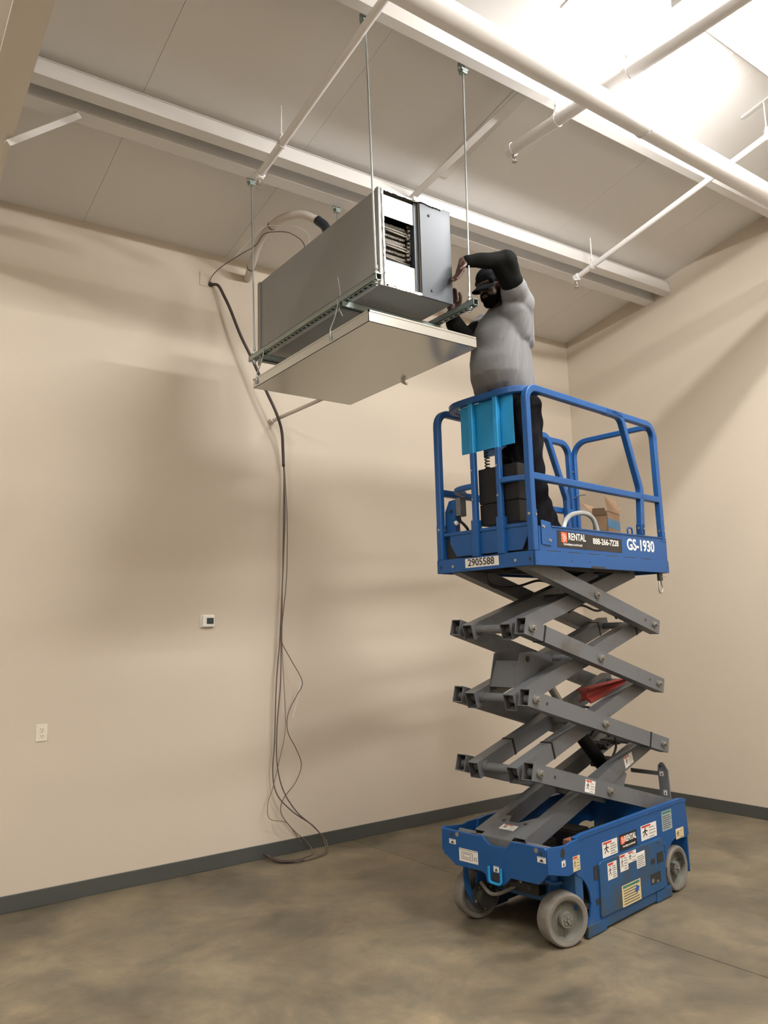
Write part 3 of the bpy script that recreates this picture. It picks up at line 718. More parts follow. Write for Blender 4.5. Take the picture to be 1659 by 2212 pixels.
bm = nb(); tube(bm, [p-O2 for p in smoothpath([V(-0.08, 2.63, 0.018), V(-0.20, 2.665, 0.018), V(-0.27, 2.75, 0.02), V(-0.315, 2.885, 0.05)], 6)], 0.013, 8); obj('cable_end', bm, 'cable', cb, smooth=True)
# thin control wire from the plate to the unit
t = thing('control_wire', 'thin brown wire looping from the wall plate towards the insulated pipe', 'wire', (-0.83, 2.92, 5.08)); O2 = V(t.location)
bm = nb(); tube(bm, [p-O2 for p in smoothpath([V(-0.825, 2.93, 5.03), V(-0.81, 2.88, 5.09), V(-0.778, 2.75, 5.13), V(-0.72, 2.5, 5.15), V(-0.64, 2.36, 5.20), V(-0.60, 2.28, 5.28), V(-0.52, 2.10, 5.24), V(-0.475, 2.0, 5.18), V(-0.43, 1.90, 5.06), V(-0.50, 1.80, 4.80), V(-0.55, 1.72, 4.60)], 5)], 0.004, 6)
obj('wire', bm, 'cableg', t, smooth=True)
bm = nb(); tube(bm, [p-O2 for p in smoothpath([V(-0.74, 2.60, 5.15), V(-0.68, 2.40, 5.25), V(-0.62, 2.25, 5.32), V(-0.54, 2.12, 5.30), V(-0.47, 1.96, 5.24), V(-0.40, 1.88, 5.14), V(-0.45, 1.80, 4.90), V(-0.50, 1.72, 4.60)], 5)], 0.0032, 6)
obj('wire', bm, 'plast', t, smooth=True, label='white thin wire')

# thermostat, outlet
t = thing('thermostat', 'small white wall thermostat with a dark square display', 'thermostat', (-0.823, KY, 1.950))
bm = nb(); bx(bm, (-0.058, -0.010, 0.0), (0.062, 0, 0.108)); obj('back_plate', bm, 'plast', t, bevel=0.003)
bm = nb(); bx(bm, (-0.046, -0.032, 0.006), (0.062, -0.010, 0.104)); obj('body', bm, 'plast', t, bevel=0.006)
bm = nb(); bx(bm, (-0.010, -0.034, 0.030), (0.050, -0.031, 0.080)); obj('display', bm, 'lcd', t)
t = thing('power_outlet', 'ivory double power outlet low on the left of the long wall', 'outlet', (-2.107, KY, 1.147))
bm = nb(); bx(bm, (-0.041, -0.007, 0.0), (0.041, 0, 0.122)); obj('cover_plate', bm, 'plate', t, bevel=0.003)
for zc in (0.038, 0.085):
    bm = nb(); bx(bm, (-0.018, -0.010, zc-0.015), (0.018, -0.006, zc+0.015)); s = obj('socket', bm, 'plate', t, bevel=0.003)
    bm = nb(); bx(bm, (-0.009, -0.0105, zc-0.002), (-0.006, -0.0095, zc+0.008)); bx(bm, (0.006, -0.0105, zc-0.002), (0.009, -0.0095, zc+0.008)); cyl(bm, (0, -0.0105, zc-0.009), (0, -0.0095, zc-0.009), 0.003, seg=8); obj('slot', bm, 'dark', s)
bm = nb(); cyl(bm, (0, -0.009, 0.0615), (0, -0.007, 0.0615), 0.004, seg=8); obj('screw', bm, 'steel', t)

#SECTION lift
# ================================================================ SCISSOR LIFT (lift frame: x along the machine, y across from the near side, z up)
lift = thing('scissor_lift', 'blue and grey electric scissor lift with its platform raised', 'scissor lift', (0, 0, 0), ANG)

# ---- decals
def decal(parent, o, xd, zd, w_, h_, kind='warn', name='warning_label', hdr='lred', base='white', lines=4, pic=True, poly=None):
    """thin sticker: base sheet, header strip, text lines and a pictogram"""
    o, xd, zd = V(o), V(xd).normalized(), V(zd).normalized(); n = xd.cross(zd).normalized()
    bm = nb()
    def q(a, b, c, d, e, mi):
        prism(bm, [o+xd*a+zd*b+n*e, o+xd*c+zd*b+n*e, o+xd*c+zd*d+n*e, o+xd*a+zd*d+n*e], n*0.0006, mi)
    q(0, 0, w_, h_, 0, 0)
    e = 0.0007
    if kind in ('warn', 'list', 'cream', 'grey'):
        q(w_*0.06, h_*0.84, w_*(0.62 if kind == 'warn' else 0.94), h_*0.96, e, 1)
        x0 = w_*(0.52 if pic else 0.08)
        for i in range(lines):
            z = h_*(0.74-0.62*i/max(1, lines-1)) if lines > 1 else h_*0.5
            q(x0, z-h_*0.022, w_*(0.92 if i % 3 else 0.82), z+h_*0.012, e, 2)
        if pic:
            c = o+xd*w_*0.26+zd*h_*0.5+n*e
            def st(p, r, t=0.02):
                a = c+xd*p[0]*w_+zd*p[1]*h_; b = c+xd*r[0]*w_+zd*r[1]*h_; d = (b-a).normalized(); s_ = n.cross(d)*w_*t
                prism(bm, [a-s_, b-s_, b+s_, a+s_], n*0.0004, 2)
            st((0, 0.18), (0, -0.02), 0.035); st((0, -0.02), (-0.12, -0.25)); st((0, -0.02), (0.12, -0.25)); st((0, 0.12), (-0.15, 0.02)); st((0, 0.12), (0.15, 0.05)); st((-0.02, 0.26), (0.03, 0.26), 0.05)
    elif kind == 'arrow':
        q(w_*0.36, h_*0.15, w_*0.64, h_*0.60, e, 2); q(w_*0.25, h_*0.15, w_*0.75, h_*0.30, e, 2)
        q(w_*0.12, h_*0.86, w_*0.88, h_*0.92, e, 2)
    elif kind == 'plate':
        for (a, b, c, d) in ((0.02, 0.90, 0.98, 0.93), (0.12, 0.72, 0.72, 0.75), (0.12, 0.20, 0.72, 0.23), (0.12, 0.2, 0.135, 0.75), (0.705, 0.2, 0.72, 0.75), (0.22, 0.34, 0.62, 0.37), (0.22, 0.60, 0.62, 0.63), (0.22, 0.34, 0.235, 0.63), (0.605, 0.34, 0.62, 0.63), (0.80, 0.25, 0.94, 0.28), (0.80, 0.45, 0.94, 0.48), (0.80, 0.25, 0.815, 0.48), (0.925, 0.25, 0.94, 0.48)):
            q(w_*a, h_*b, w_*c, h_*d, e, 2)
    return obj(name, bm, [base, hdr, 'ink'], parent)

# near side faces -y: text direction +x, up z, normal = x cross z = -y. front faces -x: text runs from far (+y) to near => xd=(0,-1,0), normal=(0,-1,0)x(0,0,1)=(-1,0,0)
XD_S, XD_F, ZD = (1, 0, 0), (0, -1, 0), (0, 0, 1)

# ---- chassis
ch = bpy.data.objects.new('chassis', None); COL.objects.link(ch); ch.parent = lift
HB = 0.602; WB = 0.80
# front bumper plate: outline in (y, z)
fp = [(0.765, 0.602), (0.50, 0.602), (0.45, 0.607), (0.392, 0.563), (0.265, 0.563), (0.221, 0.607), (0.16, 0.610), (-0.02, 0.612), (-0.03, 0.60), (-0.03, 0.465), (0.028, 0.402), (0.235, 0.396), (0.27, 0.36), (0.295, 0.343), (0.419, 0.335), (0.432, 0.384), (0.468, 0.395), (0.676, 0.392), (0.745, 0.436), (0.775, 0.445), (0.775, 0.60)]
bm = nb(); prism(bm, [(0.0, y, z) for y, z in fp], (0.014, 0, 0)); bump = obj('front_bumper', bm, 'blue', ch, bevel=0.003)
# tow socket ring
bm = nb(); pts = rounded([(-0.012, 0.392, 0.44), (-0.012, 0.392, 0.348), (-0.012, 0.300, 0.348), (-0.012, 0.300, 0.44)], 0.02, 4)
sweep(bm, pts, sq(0.013, 0.002), flat=(1, 0, 0)); obj('tow_ring', bm, 'cyan', bump)
bm = nb(); bx(bm, (-0.002, 0.315, 0.358), (0.002, 0.378, 0.405)); obj('tow_slot', bm, 'dark', bump)
bm = nb(); bx(bm, (-0.0015, 0.392, 0.36), (0.0, 0.400, 0.50)); bx(bm, (-0.0015, 0.290, 0.36), (0.0, 0.298, 0.50)); bx(bm, (-0.0015, 0.270, 0.36), (0.0, 0.274, 0.50)); obj('weld_seam', bm, 'bluew', bump)
for (y, z) in ((0.652, 0.582), (0.037, 0.590)):
    bm = nb(); cyl(bm, (0, y, z), (-0.004, y, z), 0.014, seg=14); obj('rivet', bm, 'steel', bump)
for (y, z) in ((0.700, 0.575), (0.005, 0.578)):
    bm = nb(); cyl(bm, (0.001, y, z), (-0.001, y, z), 0.011, seg=12); obj('hole', bm, 'dark', bump)
decal(bump, (-0.001, 0.722, 0.518), XD_F, ZD, 0.056, 0.030, 'arrow', 'arrow_label')
decal(bump, (-0.001, 0.032, 0.528), XD_F, ZD, 0.060, 0.032, 'arrow', 'arrow_label')
decal(bump, (-0.001, 0.364, 0.412), XD_F, ZD, 0.042, 0.034, 'arrow', 'arrow_label')
decal(bump, (-0.001, 0.640, 0.427), XD_F, ZD, 0.155, 0.078, 'plate', 'data_plate')
# bumper side wings
for (y0, dy, nm) in ((-0.03, 0.014, 'near'), (0.775, 0.014, 'far')):
    sp = [(0.0, 0.602), (0.02, 0.612), (0.10, 0.600), (0.20, 0.590), (0.26, 0.600), (0.34, 0.600), (0.34, 0.43), (0.30, 0.422), (0.22, 0.412), (0.12, 0.435), (0.05, 0.455), (0.0, 0.465)]
    bm = nb(); prism(bm, [(x, y0, z) for x, z in sp], (0, dy, 0)); wg = obj('bumper_wing', bm, 'blue', ch, bevel=0.003)
    if nm == 'near':
        bm = nb(); pts = [(0.165+0.022*math.cos(a), -0.0315, 0.553+0.028*math.sin(a)) for a in [2*PI*i/16 for i in range(16)]]; prism(bm, pts, (0, 0.003, 0)); obj('hole', bm, 'dark', wg)
        decal(wg, (0.150, -0.0305, 0.476), XD_S, ZD, 0.038, 0.036, 'arrow', 'arrow_label')
        decal(wg, (0.265, -0.0305, 0.426), XD_S, ZD, 0.075, 0.085, 'warn', 'warning_label', base='lcream')
# top ledge behind bumper
# side skirts with wheel arches
def arch(cx_, cz_, r, a0, a1, n=10): return [(cx_+r*math.cos(a0+(a1-a0)*i/n), cz_+r*math.sin(a0+(a1-a0)*i/n)) for i in range(n+1)]
for side in (0, 1):
    sk = [(0.34, 0.594), (0.427, 0.605), (1.70, 0.612), (1.775, 0.600), (1.782, 0.46), (1.793, 0.355), (1.76, 0.342)]
    sk += arch(1.615, 0.165, 0.20, math.radians(62), math.radians(207), 10)
    sk += [(1.44, 0.066), (0.42, 0.07), (0.455, 0.12)]
    sk += arch(0.27, 0.19, 0.205, math.radians(0), math.radians(70), 8)[0:9]
    sk += [(0.30, 0.430)]
    y0 = -0.004 if side == 0 else 0.762
    bm = nb(); prism(bm, [(x, y0, z) for x, z in sk], (0, 0.014 if side == 0 else 0.014, 0)); s = obj('side_skirt', bm, 'bluew', ch, bevel=0.002)
    # rolled top edge
    bm = nb(); sweep(bm, [(0.34, y0+0.012, 0.588), (0.43, y0+0.012, 0.598), (1.70, y0+0.012, 0.606), (1.775, y0+0.012, 0.594)], [(-0.012, -0.016), (0.012, -0.016), (0.016, -0.010), (0.016, 0.010), (0.012, 0.016), (-0.012, 0.016)], flat=(0, 1, 0)); obj('top_rail', bm, 'bluew', s)
    # pothole guards
    for (xa, xb, za) in ((0.415, 0.622, 0.008), (0.622, 1.262, 0.018), (1.262, 1.475, 0.008)):
        bm = nb(); e = 0.006 if za < 0.01 else 0.0
        bx(bm, (xa, y0-e if side == 0 else y0, za), (xb, y0+0.014 if side == 0 else y0+0.014+e, 0.073)); obj('pothole_guard', bm, 'bluegrime', s, bevel=0.002)
    if side == 0:
        SK = s
# access door (near side)
dp = rounded([(0.569, -0.004, 0.20), (0.572, -0.004, 0.412), (1.403, -0.004, 0.412), (1.385, -0.004, 0.084), (0.562, -0.004, 0.091), (0.569, -0.004, 0.20)], [0.03, 0.04, 0.012, 0.012], 4)[:-1]
bm = nb(); prism(bm, dp, (0, -0.012, 0)); door = obj('access_door', bm, 'bluegrime', ch, bevel=0.002)
def dk(parent, x0, x1, z0, z1, y=-0.0175, m='dark', name='vent_opening'):
    bm = nb(); bx(bm, (x0, y, z0), (x1, y+0.003, z1)); return obj(name, bm, m, parent)
dk(door, 1.283, 1.372, 0.256, 0.325); dk(door, 1.204, 1.256, 0.270, 0.298); dk(door, 1.183, 1.320, 0.140, 0.205, name='ladder_pocket'); dk(door, 1.30, 1.33, 0.385, 0.392, name='latch_slot')
bm = nb(); bx(bm, (1.195, -0.0185, 0.15), (1.225, -0.0165, 0.175)); bx(bm, (1.26, -0.0185, 0.142), (1.29, -0.0165, 0.155)); obj('pocket_debris', bm, 'tire', door)
for (x0, x1, z0, z1) in ((0.520, 0.566, 0.315, 0.400), (0.528, 0.566, 0.17, 0.205)): dk(SK, x0, x1, z0, z1, y=-0.007)
bm = nb(); cyl(bm, (1.405, -0.004, 0.36), (1.405, -0.02, 0.36), 0.012, seg=10); bx(bm, (1.398, -0.022, 0.30), (1.412, -0.014, 0.36)); obj('door_latch', bm, 'bluegrime', door)
# labels on near side
decal(SK, (0.634, -0.0045, 0.422), XD_S, ZD, 0.180, 0.094, 'warn', lines=5)
dl = decal(SK, (1.052, -0.0045, 0.430), XD_S, ZD, 0.0, 0.0, 'none') if False else None
decal(SK, (1.118, -0.0045, 0.432), XD_S, ZD, 0.212, 0.096, 'warn', lines=4)
decal(SK, (1.412, -0.0045, 0.440), XD_S, ZD, 0.142, 0.132, 'grey', 'notice_label', hdr='lgreen', base='lgrey', lines=7, pic=False)
decal(SK, (1.598, -0.0045, 0.352), XD_S, ZD, 0.118, 0.070, 'warn', lines=2, base='lcream', hdr='white')
decal(door, (0.660, -0.0165, 0.286), XD_S, ZD, 0.110, 0.102, 'warn', lines=6)
decal(door, (0.810, -0.0165, 0.303), XD_S, ZD, 0.100, 0.103, 'warn', lines=5)
decal(door, (0.911, -0.0165, 0.337), XD_S, ZD, 0.105, 0.068, 'warn', lines=3)
decal(door, (1.017, -0.0165, 0.280), XD_S, ZD, 0.110, 0.098, 'list', hdr='white', lines=6, pic=False)
dc = decal(door, (0.812, -0.0165, 0.088), XD_S, ZD, 0.235, 0.130, 'cream', 'battery_notice', hdr='lgreen', base='lcream', lines=6, pic=False)
bm = nb(); prism(bm, [(0.965, -0.0175, 0.150), (1.00, -0.0175, 0.140), (1.03, -0.0175, 0.172), (0.995, -0.0175, 0.186)], (0, -0.0006, 0)); obj('battery_picture', bm, 'lblue', dc)

def logo(parent, x, y, z, s):
    """orange square bearing slanted stencil lettering"""
    bm = nb(); bx(bm, (x, y-0.0006, z), (x+s, y, z+s)); lg = obj('orange_badge', bm, 'lorange', parent)
    for i, wd in enumerate(('THE', 'HOME', 'DEPOT')):
        a = math.radians(38); xd = Vector((math.cos(a), 0, math.sin(a))); zd = Vector((-math.sin(a), 0, math.cos(a)))
        c = Vector((x+s*0.5, y-0.0009, z+s*0.5))+zd*s*(0.27-0.27*i)
        text(wd, s*0.26, lg, 'white', c, xd, zd, 'badge_lettering', sx=0.85, bold=s*0.004, ext=0.0002)
    return lg
# small rental sign on chassis
bm = nb(); bx(bm, (0.841, -0.0062, 0.424), (1.058, -0.0042, 0.522)); sg = obj('rental_sign', bm, 'signblk', SK)
logo(sg, 0.853, -0.0064, 0.462, 0.048)
text('RENTAL', 0.052, sg, 'white', (0.975, -0.0068, 0.488), (1, 0, 0), (0, 0, 1), sx=0.80, bold=0.0015)
text('homedepot.com/rental', 0.020, sg, 'white', (0.955, -0.0068, 0.446), (1, 0, 0), (0, 0, 1), sx=0.85)

# rear plate, inner floor, cross members
bm = nb(); bx(bm, (1.765, 0.0, 0.10), (1.779, 0.772, 0.59)); obj('rear_panel', bm, 'blue', ch)
bm = nb(); bx(bm, (0.40, 0.012, 0.16), (1.765, 0.762, 0.19)); obj('floor_pan', bm, 'dark', ch)
bm = nb()
bx(bm, (0.014, 0.0, 0.46), (0.34, 0.08, 0.50)); bx(bm, (0.014, 0.69, 0.46), (0.34, 0.775, 0.50)); bx(bm, (0.0145, -0.015, 0.50), (0.06, 0.775, 0.52))
bx(bm, (0.32, 0.0, 0.19), (0.40, 0.775, 0.46)); obj('front_frame', bm, 'bluegrime', ch)
for i, (x, y, h) in enumerate(((0.62, 0.15, 0.26), (0.86, 0.3, 0.24), (1.12, 0.22, 0.25), (1.35, 0.4, 0.22), (0.7, 0.55, 0.25), (1.2, 0.6, 0.22))):
    bm = nb(); bx(bm, (x-0.09, y-0.10, 0.19), (x+0.09, y+0.10, 0.19+h)); bx(bm, (x-0.08, y-0.09, 0.19+h), (x+0.08, y+0.09, 0.20+h)); obj('battery_box', bm, 'dark', ch, bevel=0.005)
bm = nb()
for (x, y) in ((1.22, 0.12), (1.30, 0.12)):
    cyl(bm, (x, y, 0.40), (x, y, 0.52), 0.022, seg=12); cyl(bm, (x, y, 0.52), (x, y, 0.54), 0.028, seg=12)
obj('motor_terminals', bm, 'black', ch)
bm = nb(); bx(bm, (0.36, 0.02, 0.53), (0.44, 0.10, 0.575)); bx(bm, (0.40, 0.03, 0.575), (0.43, 0.06, 0.59)); obj('rusty_bracket', bm, 'rust', ch, bevel=0.004)
bm = nb(); bx(bm, (0.30, 0.0, 0.52), (0.42, 0.10, 0.54)); obj('corner_gusset', bm, 'bluew', ch)

# ---- wheels
def wheel(cx_, cy_, steer, outer, label):
    """outer: -1 near side (outer face towards -y), +1 far side"""
    w_ = thing('wheel', label, 'wheel'); del w_['category']; w_.parent = lift; w_.location = (cx_, cy_, 0.1525); w_.rotation_euler = (0, 0, steer)
    ax = (0, outer, 0); hw = 0.057; R_ = 0.1525
    bm = nb()
    lathe(bm, [(0.118, hw-0.004), (0.126, hw), (R_-0.012, hw), (R_-0.003, hw-0.008), (R_, hw-0.018), (R_, -hw+0.018), (R_-0.003, -hw+0.008), (R_-0.012, -hw), (0.126, -hw), (0.118, -hw+0.004)], (0, 0, 0), ax, 56, caps=False)
    # chipped tread edge
    for v in bm.verts:
        rr = math.hypot(v.co.x, v.co.z)
        if rr > R_-0.004 and random.random() < 0.10: v.co.x *= 0.975; v.co.z *= 0.975
    obj('tyre', bm, 'tire', w_, autosm=True)
    bm = nb()
    lathe(bm, [(0.1185, hw-0.003), (0.113, hw-0.005), (0.108, hw-0.036), (0.100, hw-0.046), (0.048, hw-0.040), (0.046, hw-0.014), (0.043, hw-0.008), (0.001, hw-0.008)], (0, 0, 0), ax, 40, caps=False)
    lathe(bm, [(0.1185, -hw+0.003), (0.110, -hw+0.02), (0.03, -hw+0.03), (0.001, -hw+0.03)], (0, 0, 0), ax, 32, caps=False)
    rm = obj('rim', bm, 'rim', w_, autosm=True)
    bm = nb()
    for i in range(5):
        a = 2*PI*i/5+0.3; c = Vector((0.020*math.cos(a), outer*(hw-0.008), 0.020*math.sin(a))); hexnut(bm, c, ax, 0.0065, 0.007)
    for i in range(2):
        a = PI*i+2.2; c = Vector((0.035*math.cos(a), outer*(hw-0.0085), 0.035*math.sin(a))); cyl(bm, c, c+V(ax)*0.001, 0.004, seg=8, mi=1)
    hexnut(bm, Vector((0, outer*(hw-0.008), 0)), ax, 0.009, 0.014)
    obj('lug_bolts', bm, ['steel', 'dark'], rm)
    bm = nb(); bx(bm, (-0.003, outer*(hw-0.041)-0.002, 0.05), (0.003, outer*(hw-0.041)+0.002, 0.103)); bx(bm, (-0.003, outer*(hw-0.041)-0.002, -0.103), (0.003, outer*(hw-0.041)+0.002, -0.05)); obj('rim_rib', bm, 'rim', rm)
    return w_
ST = math.radians(-20)
wheel(0.25, 0.056, ST, -1, 'front steer wheel turned outward on the near side')
wheel(0.27, 0.745, ST, 1, 'front steer wheel in shadow on the far side')
wheel(1.612, 0.060, 0, -1, 'rear wheel on the near side')
wheel(1.612, 0.705, 0, 1, 'rear wheel on the far side, hidden')
# steer yokes, motors, tie rod
for sgn, cy_, ki in ((-1, 0.056, 0.14), (1, 0.745, 0.655)):
    yk = bpy.data.objects.new('steer_yoke', None); COL.objects.link(yk); yk.parent = lift
    yk.location = (0.25 if sgn < 0 else 0.27, cy_, 0); yk.rotation_euler = (0, 0, ST)
    dy = (ki-cy_)
    inn = -sgn
    bm = nb(); cyl(bm, (0, inn*0.075, 0.35), (0, inn*0.075, 0.46), 0.030, seg=20); cyl(bm, (0, inn*0.075, 0.335), (0, inn*0.075, 0.35), 0.055, seg=20); obj('kingpin', bm, 'blue', yk, autosm=True)
    bm = nb(); a = inn*0.066
    pts = [(-0.035, a, 0.335), (0.045, a, 0.335), (0.05, a, 0.20), (0.03, a, 0.11), (-0.03, a, 0.11), (-0.045, a, 0.20)]
    prism(bm, pts, (0, inn*0.014, 0)); obj('yoke_plate', bm, 'blue', yk, bevel=0.003)
    if sgn > 0:
        bm = nb(); sweep(bm, smoothpath([(-0.10, inn*0.07, 0.40), (-0.115, inn*0.075, 0.30), (-0.10, inn*0.08, 0.20), (-0.06, inn*0.085, 0.12)], 5), [(-0.006, -0.018), (0.006, -0.018), (0.006, 0.018), (-0.006, 0.018)]); obj('guard_strap', bm, 'blue', yk)
    bm = nb(); cyl(bm, (0, inn*0.08, 0.155), (0, inn*0.11, 0.155), 0.085, seg=28); cyl(bm, (0, inn*0.11, 0.155), (0, inn*0.16, 0.155), 0.068, 0.060, seg=28)
    obj('drive_motor', bm, 'dark', yk, autosm=True)
    bm = nb()
    for i in range(5):
        aa = 2*PI*i/5+0.9; hexnut(bm, Vector((0.07*math.cos(aa), inn*0.11, 0.155+0.07*math.sin(aa))), (0, inn, 0), 0.010, 0.008)
    obj('motor_bolt', bm, 'steel', yk)
    bm = nb(); pr_ = [(-0.10, inn*0.10, 0.327), (0.10, inn*0.02, 0.327), (0.12, inn*0.08, 0.327), (0.02, inn*0.17, 0.327), (-0.09, inn*0.15, 0.327)]; prism(bm, pr_, (0, 0, 0.012)); obj('steer_arm', bm, 'dark', yk)
bm = nb(); cyl(bm, (0.18, 0.24, 0.30), (0.20, 0.58, 0.30), 0.016, seg=12); bx(bm, (0.25, 0.22, 0.24), (0.34, 0.58, 0.42)); obj('steering_link', bm, 'dark', lift)
bm = nb(); tube(bm, smoothpath([(0.15, 0.60, 0.27), (0.14, 0.5, 0.22), (0.2, 0.40, 0.26), (0.3, 0.33, 0.33)], 5), 0.012, 8); obj('hydraulic_hose', bm, 'tire', lift, smooth=True)

#SECTION arms
# ---- scissor arms
UL, UR = 0.134, 1.676
ZN = [0.562, 1.0, 1.438, 1.875, 2.303]
AH, TH = 0.104, 0.005
rows = {'outer_near': (0.08, 0.158), 'inner_near': (0.19, 0.272), 'inner_far': (0.505, 0.587), 'outer_far': (0.618, 0.697)}
def arm(x0, z0, x1, z1, ya, yb, e0, e1, name='scissor_arm', straps=(), holes=(), lab=None):
    """hollow rectangular tube from pin to pin with overhangs"""
    a, b = V(x0, 0, z0), V(x1, 0, z1); d = (b-a).normalized(); u = Vector((-d.z, 0, d.x)); A = a-d*e0; B = b+d*e1; h = AH/2
    bm = nb(); t = TH
    out0 = [A-u*h+V(0, ya, 0), A-u*h+V(0, yb, 0), A+u*h+V(0, yb, 0), A+u*h+V(0, ya, 0)]
    in0 = [A-u*(h-t)+V(0, ya+t, 0), A-u*(h-t)+V(0, yb-t, 0), A+u*(h-t)+V(0, yb-t, 0), A+u*(h-t)+V(0, ya+t, 0)]
    D = B-A
    vo0 = [bm.verts.new(p) for p in out0]; vi0 = [bm.verts.new(p) for p in in0]; vo1 = [bm.verts.new(p+D) for p in out0]; vi1 = [bm.verts.new(p+D) for p in in0]
    for i in range(4):
        j = (i+1) % 4
        bm.faces.new((vo0[i], vo0[j], vo1[j], vo1[i])); f = bm.faces.new((vi0[j], vi0[i], vi1[i], vi1[j])); f.material_index = 1
        bm.faces.new((vo0[j], vo0[i], vi0[i], vi0[j])); bm.faces.new((vo1[i], vo1[j], vi1[j], vi1[i]))
    me = bpy.data.meshes.new(name); bm.to_mesh(me); bm.free(); me.materials.append(M['arm']); me.materials.append(M['armin'])
    o = link(name, me, lift)
    if lab: o['label'] = lab
    for s_ in straps:
        c = a+(b-a)*s_; bm = nb(); e = 0.0025
        lo = c-d*0.008; 
        ring = [lo-u*(h+e)+V(0, ya-e, 0), lo-u*(h+e)+V(0, yb+e, 0), lo+u*(h+e)+V(0, yb+e, 0), lo+u*(h+e)+V(0, ya-e, 0)]
        prism(bm, ring, d*0.016); obj('strap', bm, 'black', o)
    for s_ in holes:
        c = a+(b-a)*s_; bm = nb(); cyl(bm, c+V(0, ya+0.001, 0), c+V(0, ya-0.0008, 0), 0.011, seg=14); obj('hole', bm, 'dark', o)
    return o
A_OUT = {}
for k in range(4):          # outer arms fall from the left node k+1 to the right node k
    zl, zr = ZN[k+1], ZN[k]
    for rw in ('outer_near', 'outer_far'):
        ya, yb = rows[rw]; near = rw == 'outer_near'
        xr = UR
        st = {2: (0.085,), 1: (0.885,)}.get(k, ()) if near else ()
        ho = {3: (0.92, ), 2: (0.92,), 1: (0.075,), 0: (0.10,)}.get(k, ()) if near else ()
        A_OUT[(k, rw)] = arm(UL, zl, xr, zr, ya, yb, 0.070 if k < 3 else 0.018, 0.085 if k else 0.04, straps=st, holes=ho)
for k in range(4):          # inner arms climb from the left node k to the right node k+1
    zl, zr = ZN[k], ZN[k+1]
    for rw in ('inner_near', 'inner_far'):
        ya, yb = rows[rw]
        st = {1: (0.20,)}.get(k, ())
        if k == 2: st = (0.95,)
        A_OUT[(k, rw)] = arm(UL, zl, UR-(0.10 if k == 3 else 0), zr-(0.03 if k == 3 else 0), ya, yb, 0.070 if k else 0.02, 0.06, straps=st)
# decals on arms
d_ = (V(UR, 0, ZN[0])-V(UL, 0, ZN[1])).normalized(); u_ = Vector((-d_.z, 0, d_.x))
c = V(UL, 0, ZN[1])+d_*0.50-u_*0.042; decal(A_OUT[(0, 'outer_near')], V(c.x, 0.0795, c.z), d_, u_, 0.118, 0.078, 'warn', lines=4)
d_ = (V(UR, 0, ZN[1])-V(UL, 0, ZN[0])).normalized(); u_ = Vector((-d_.z, 0, d_.x))
c = V(UL, 0, ZN[0])+d_*1.215-u_*0.036; decal(A_OUT[(0, 'inner_near')], V(c.x, 0.1895, c.z), d_, u_, 0.118, 0.078, 'warn', lines=4)

# pivot tubes and pins
def pin(x, z, y0, y1, r=0.030, name='pivot_tube'):
    bm = nb(); cyl(bm, (x, y0, z), (x, y1, z), r, seg=20); o = obj(name, bm, 'arm', lift, autosm=True)
    return o
def bolt(x, z, y=0.08, s=1.0):
    bm = nb(); cyl(bm, (x-0.012, y, z+0.004), (x-0.012, y-0.012, z+0.004), 0.024*s, seg=18); cyl(bm, (x, y, z), (x, y-0.020, z), 0.021*s, seg=18, mi=1); hexnut(bm, (x, y-0.020, z), (0, -1, 0), 0.016*s, 0.012, mi=2)
    obj('pivot_bolt', bm, ['rim', 'steel', 'coil'], lift, bevel=0.001)
for k in (1, 2, 3):
    pin(UL, ZN[k], 0.086, 0.690, 0.029); pin(UR, ZN[k], 0.086, 0.690, 0.026)
    bm = nb(); cyl(bm, (UL, 0.272, ZN[k]), (UL, 0.300, ZN[k]), 0.036, seg=20); cyl(bm, (UL, 0.478, ZN[k]), (UL, 0.505, ZN[k]), 0.036, seg=20); obj('collar', bm, 'arm', lift, autosm=True)
    bolt(UL, ZN[k]); bolt(UR, ZN[k], s=0.85)
for k in range(4):
    zc = (ZN[k]+ZN[k+1])/2; xc = (UL+UR)/2
    pin(xc, zc, 0.082, 0.695, 0.024); bolt(xc, zc)
pin(UL, ZN[0], 0.03, 0.745, 0.022); pin(UR, ZN[0], 0.015, 0.76, 0.022)

# lower front: cover plate bridging the two inner arms above the front plate
bm = nb(); d_ = (V(UR, 0, ZN[1])-V(UL, 0, ZN[0])).normalized(); u_ = Vector((-d_.z, 0, d_.x))
a = V(UL, 0, ZN[0])-d_*0.06+u_*0.052
prism(bm, [a+V(0, 0.272, 0), a+V(0, 0.505, 0), a+d_*0.26+V(0, 0.505, 0), a+d_*0.27+V(0, 0.46, 0), a+d_*0.20+V(0, 0.43, 0), a+d_*0.20+V(0, 0.36, 0), a+d_*0.26+V(0, 0.31, 0), a+d_*0.30+V(0, 0.272, 0)], -u_*0.006)
cv = obj('arm_cover_plate', bm, 'arm', lift)
bm = nb(); prism(bm, [a+V(0, 0.19, 0), a+V(0, 0.587, 0), a-u_*0.11+V(0, 0.587, 0), a-u_*0.11+V(0, 0.19, 0)], -d_*0.006); obj('arm_end_plate', bm, 'arm', lift)
decal(cv, a+d_*0.10+u_*0.001+V(0, 0.44, 0), (0, -1, 0), d_, 0.115, 0.06, 'warn', lines=3)
bm = nb()
for yy in (0.30, 0.47): cyl(bm, a+d_*0.20+V(0, yy, 0)+u_*0.0006, a+d_*0.20+V(0, yy, 0)+u_*0.0012, 0.014, seg=12)
obj('hole', bm, 'dark', cv)
bm = nb(); prism(bm, [(0.025, 0.215, 0.60), (0.025, 0.46, 0.60), (0.025, 0.40, 0.54), (0.025, 0.26, 0.54)], (0.006, 0, 0)); obj('front_stop_plate', bm, 'arm', lift)

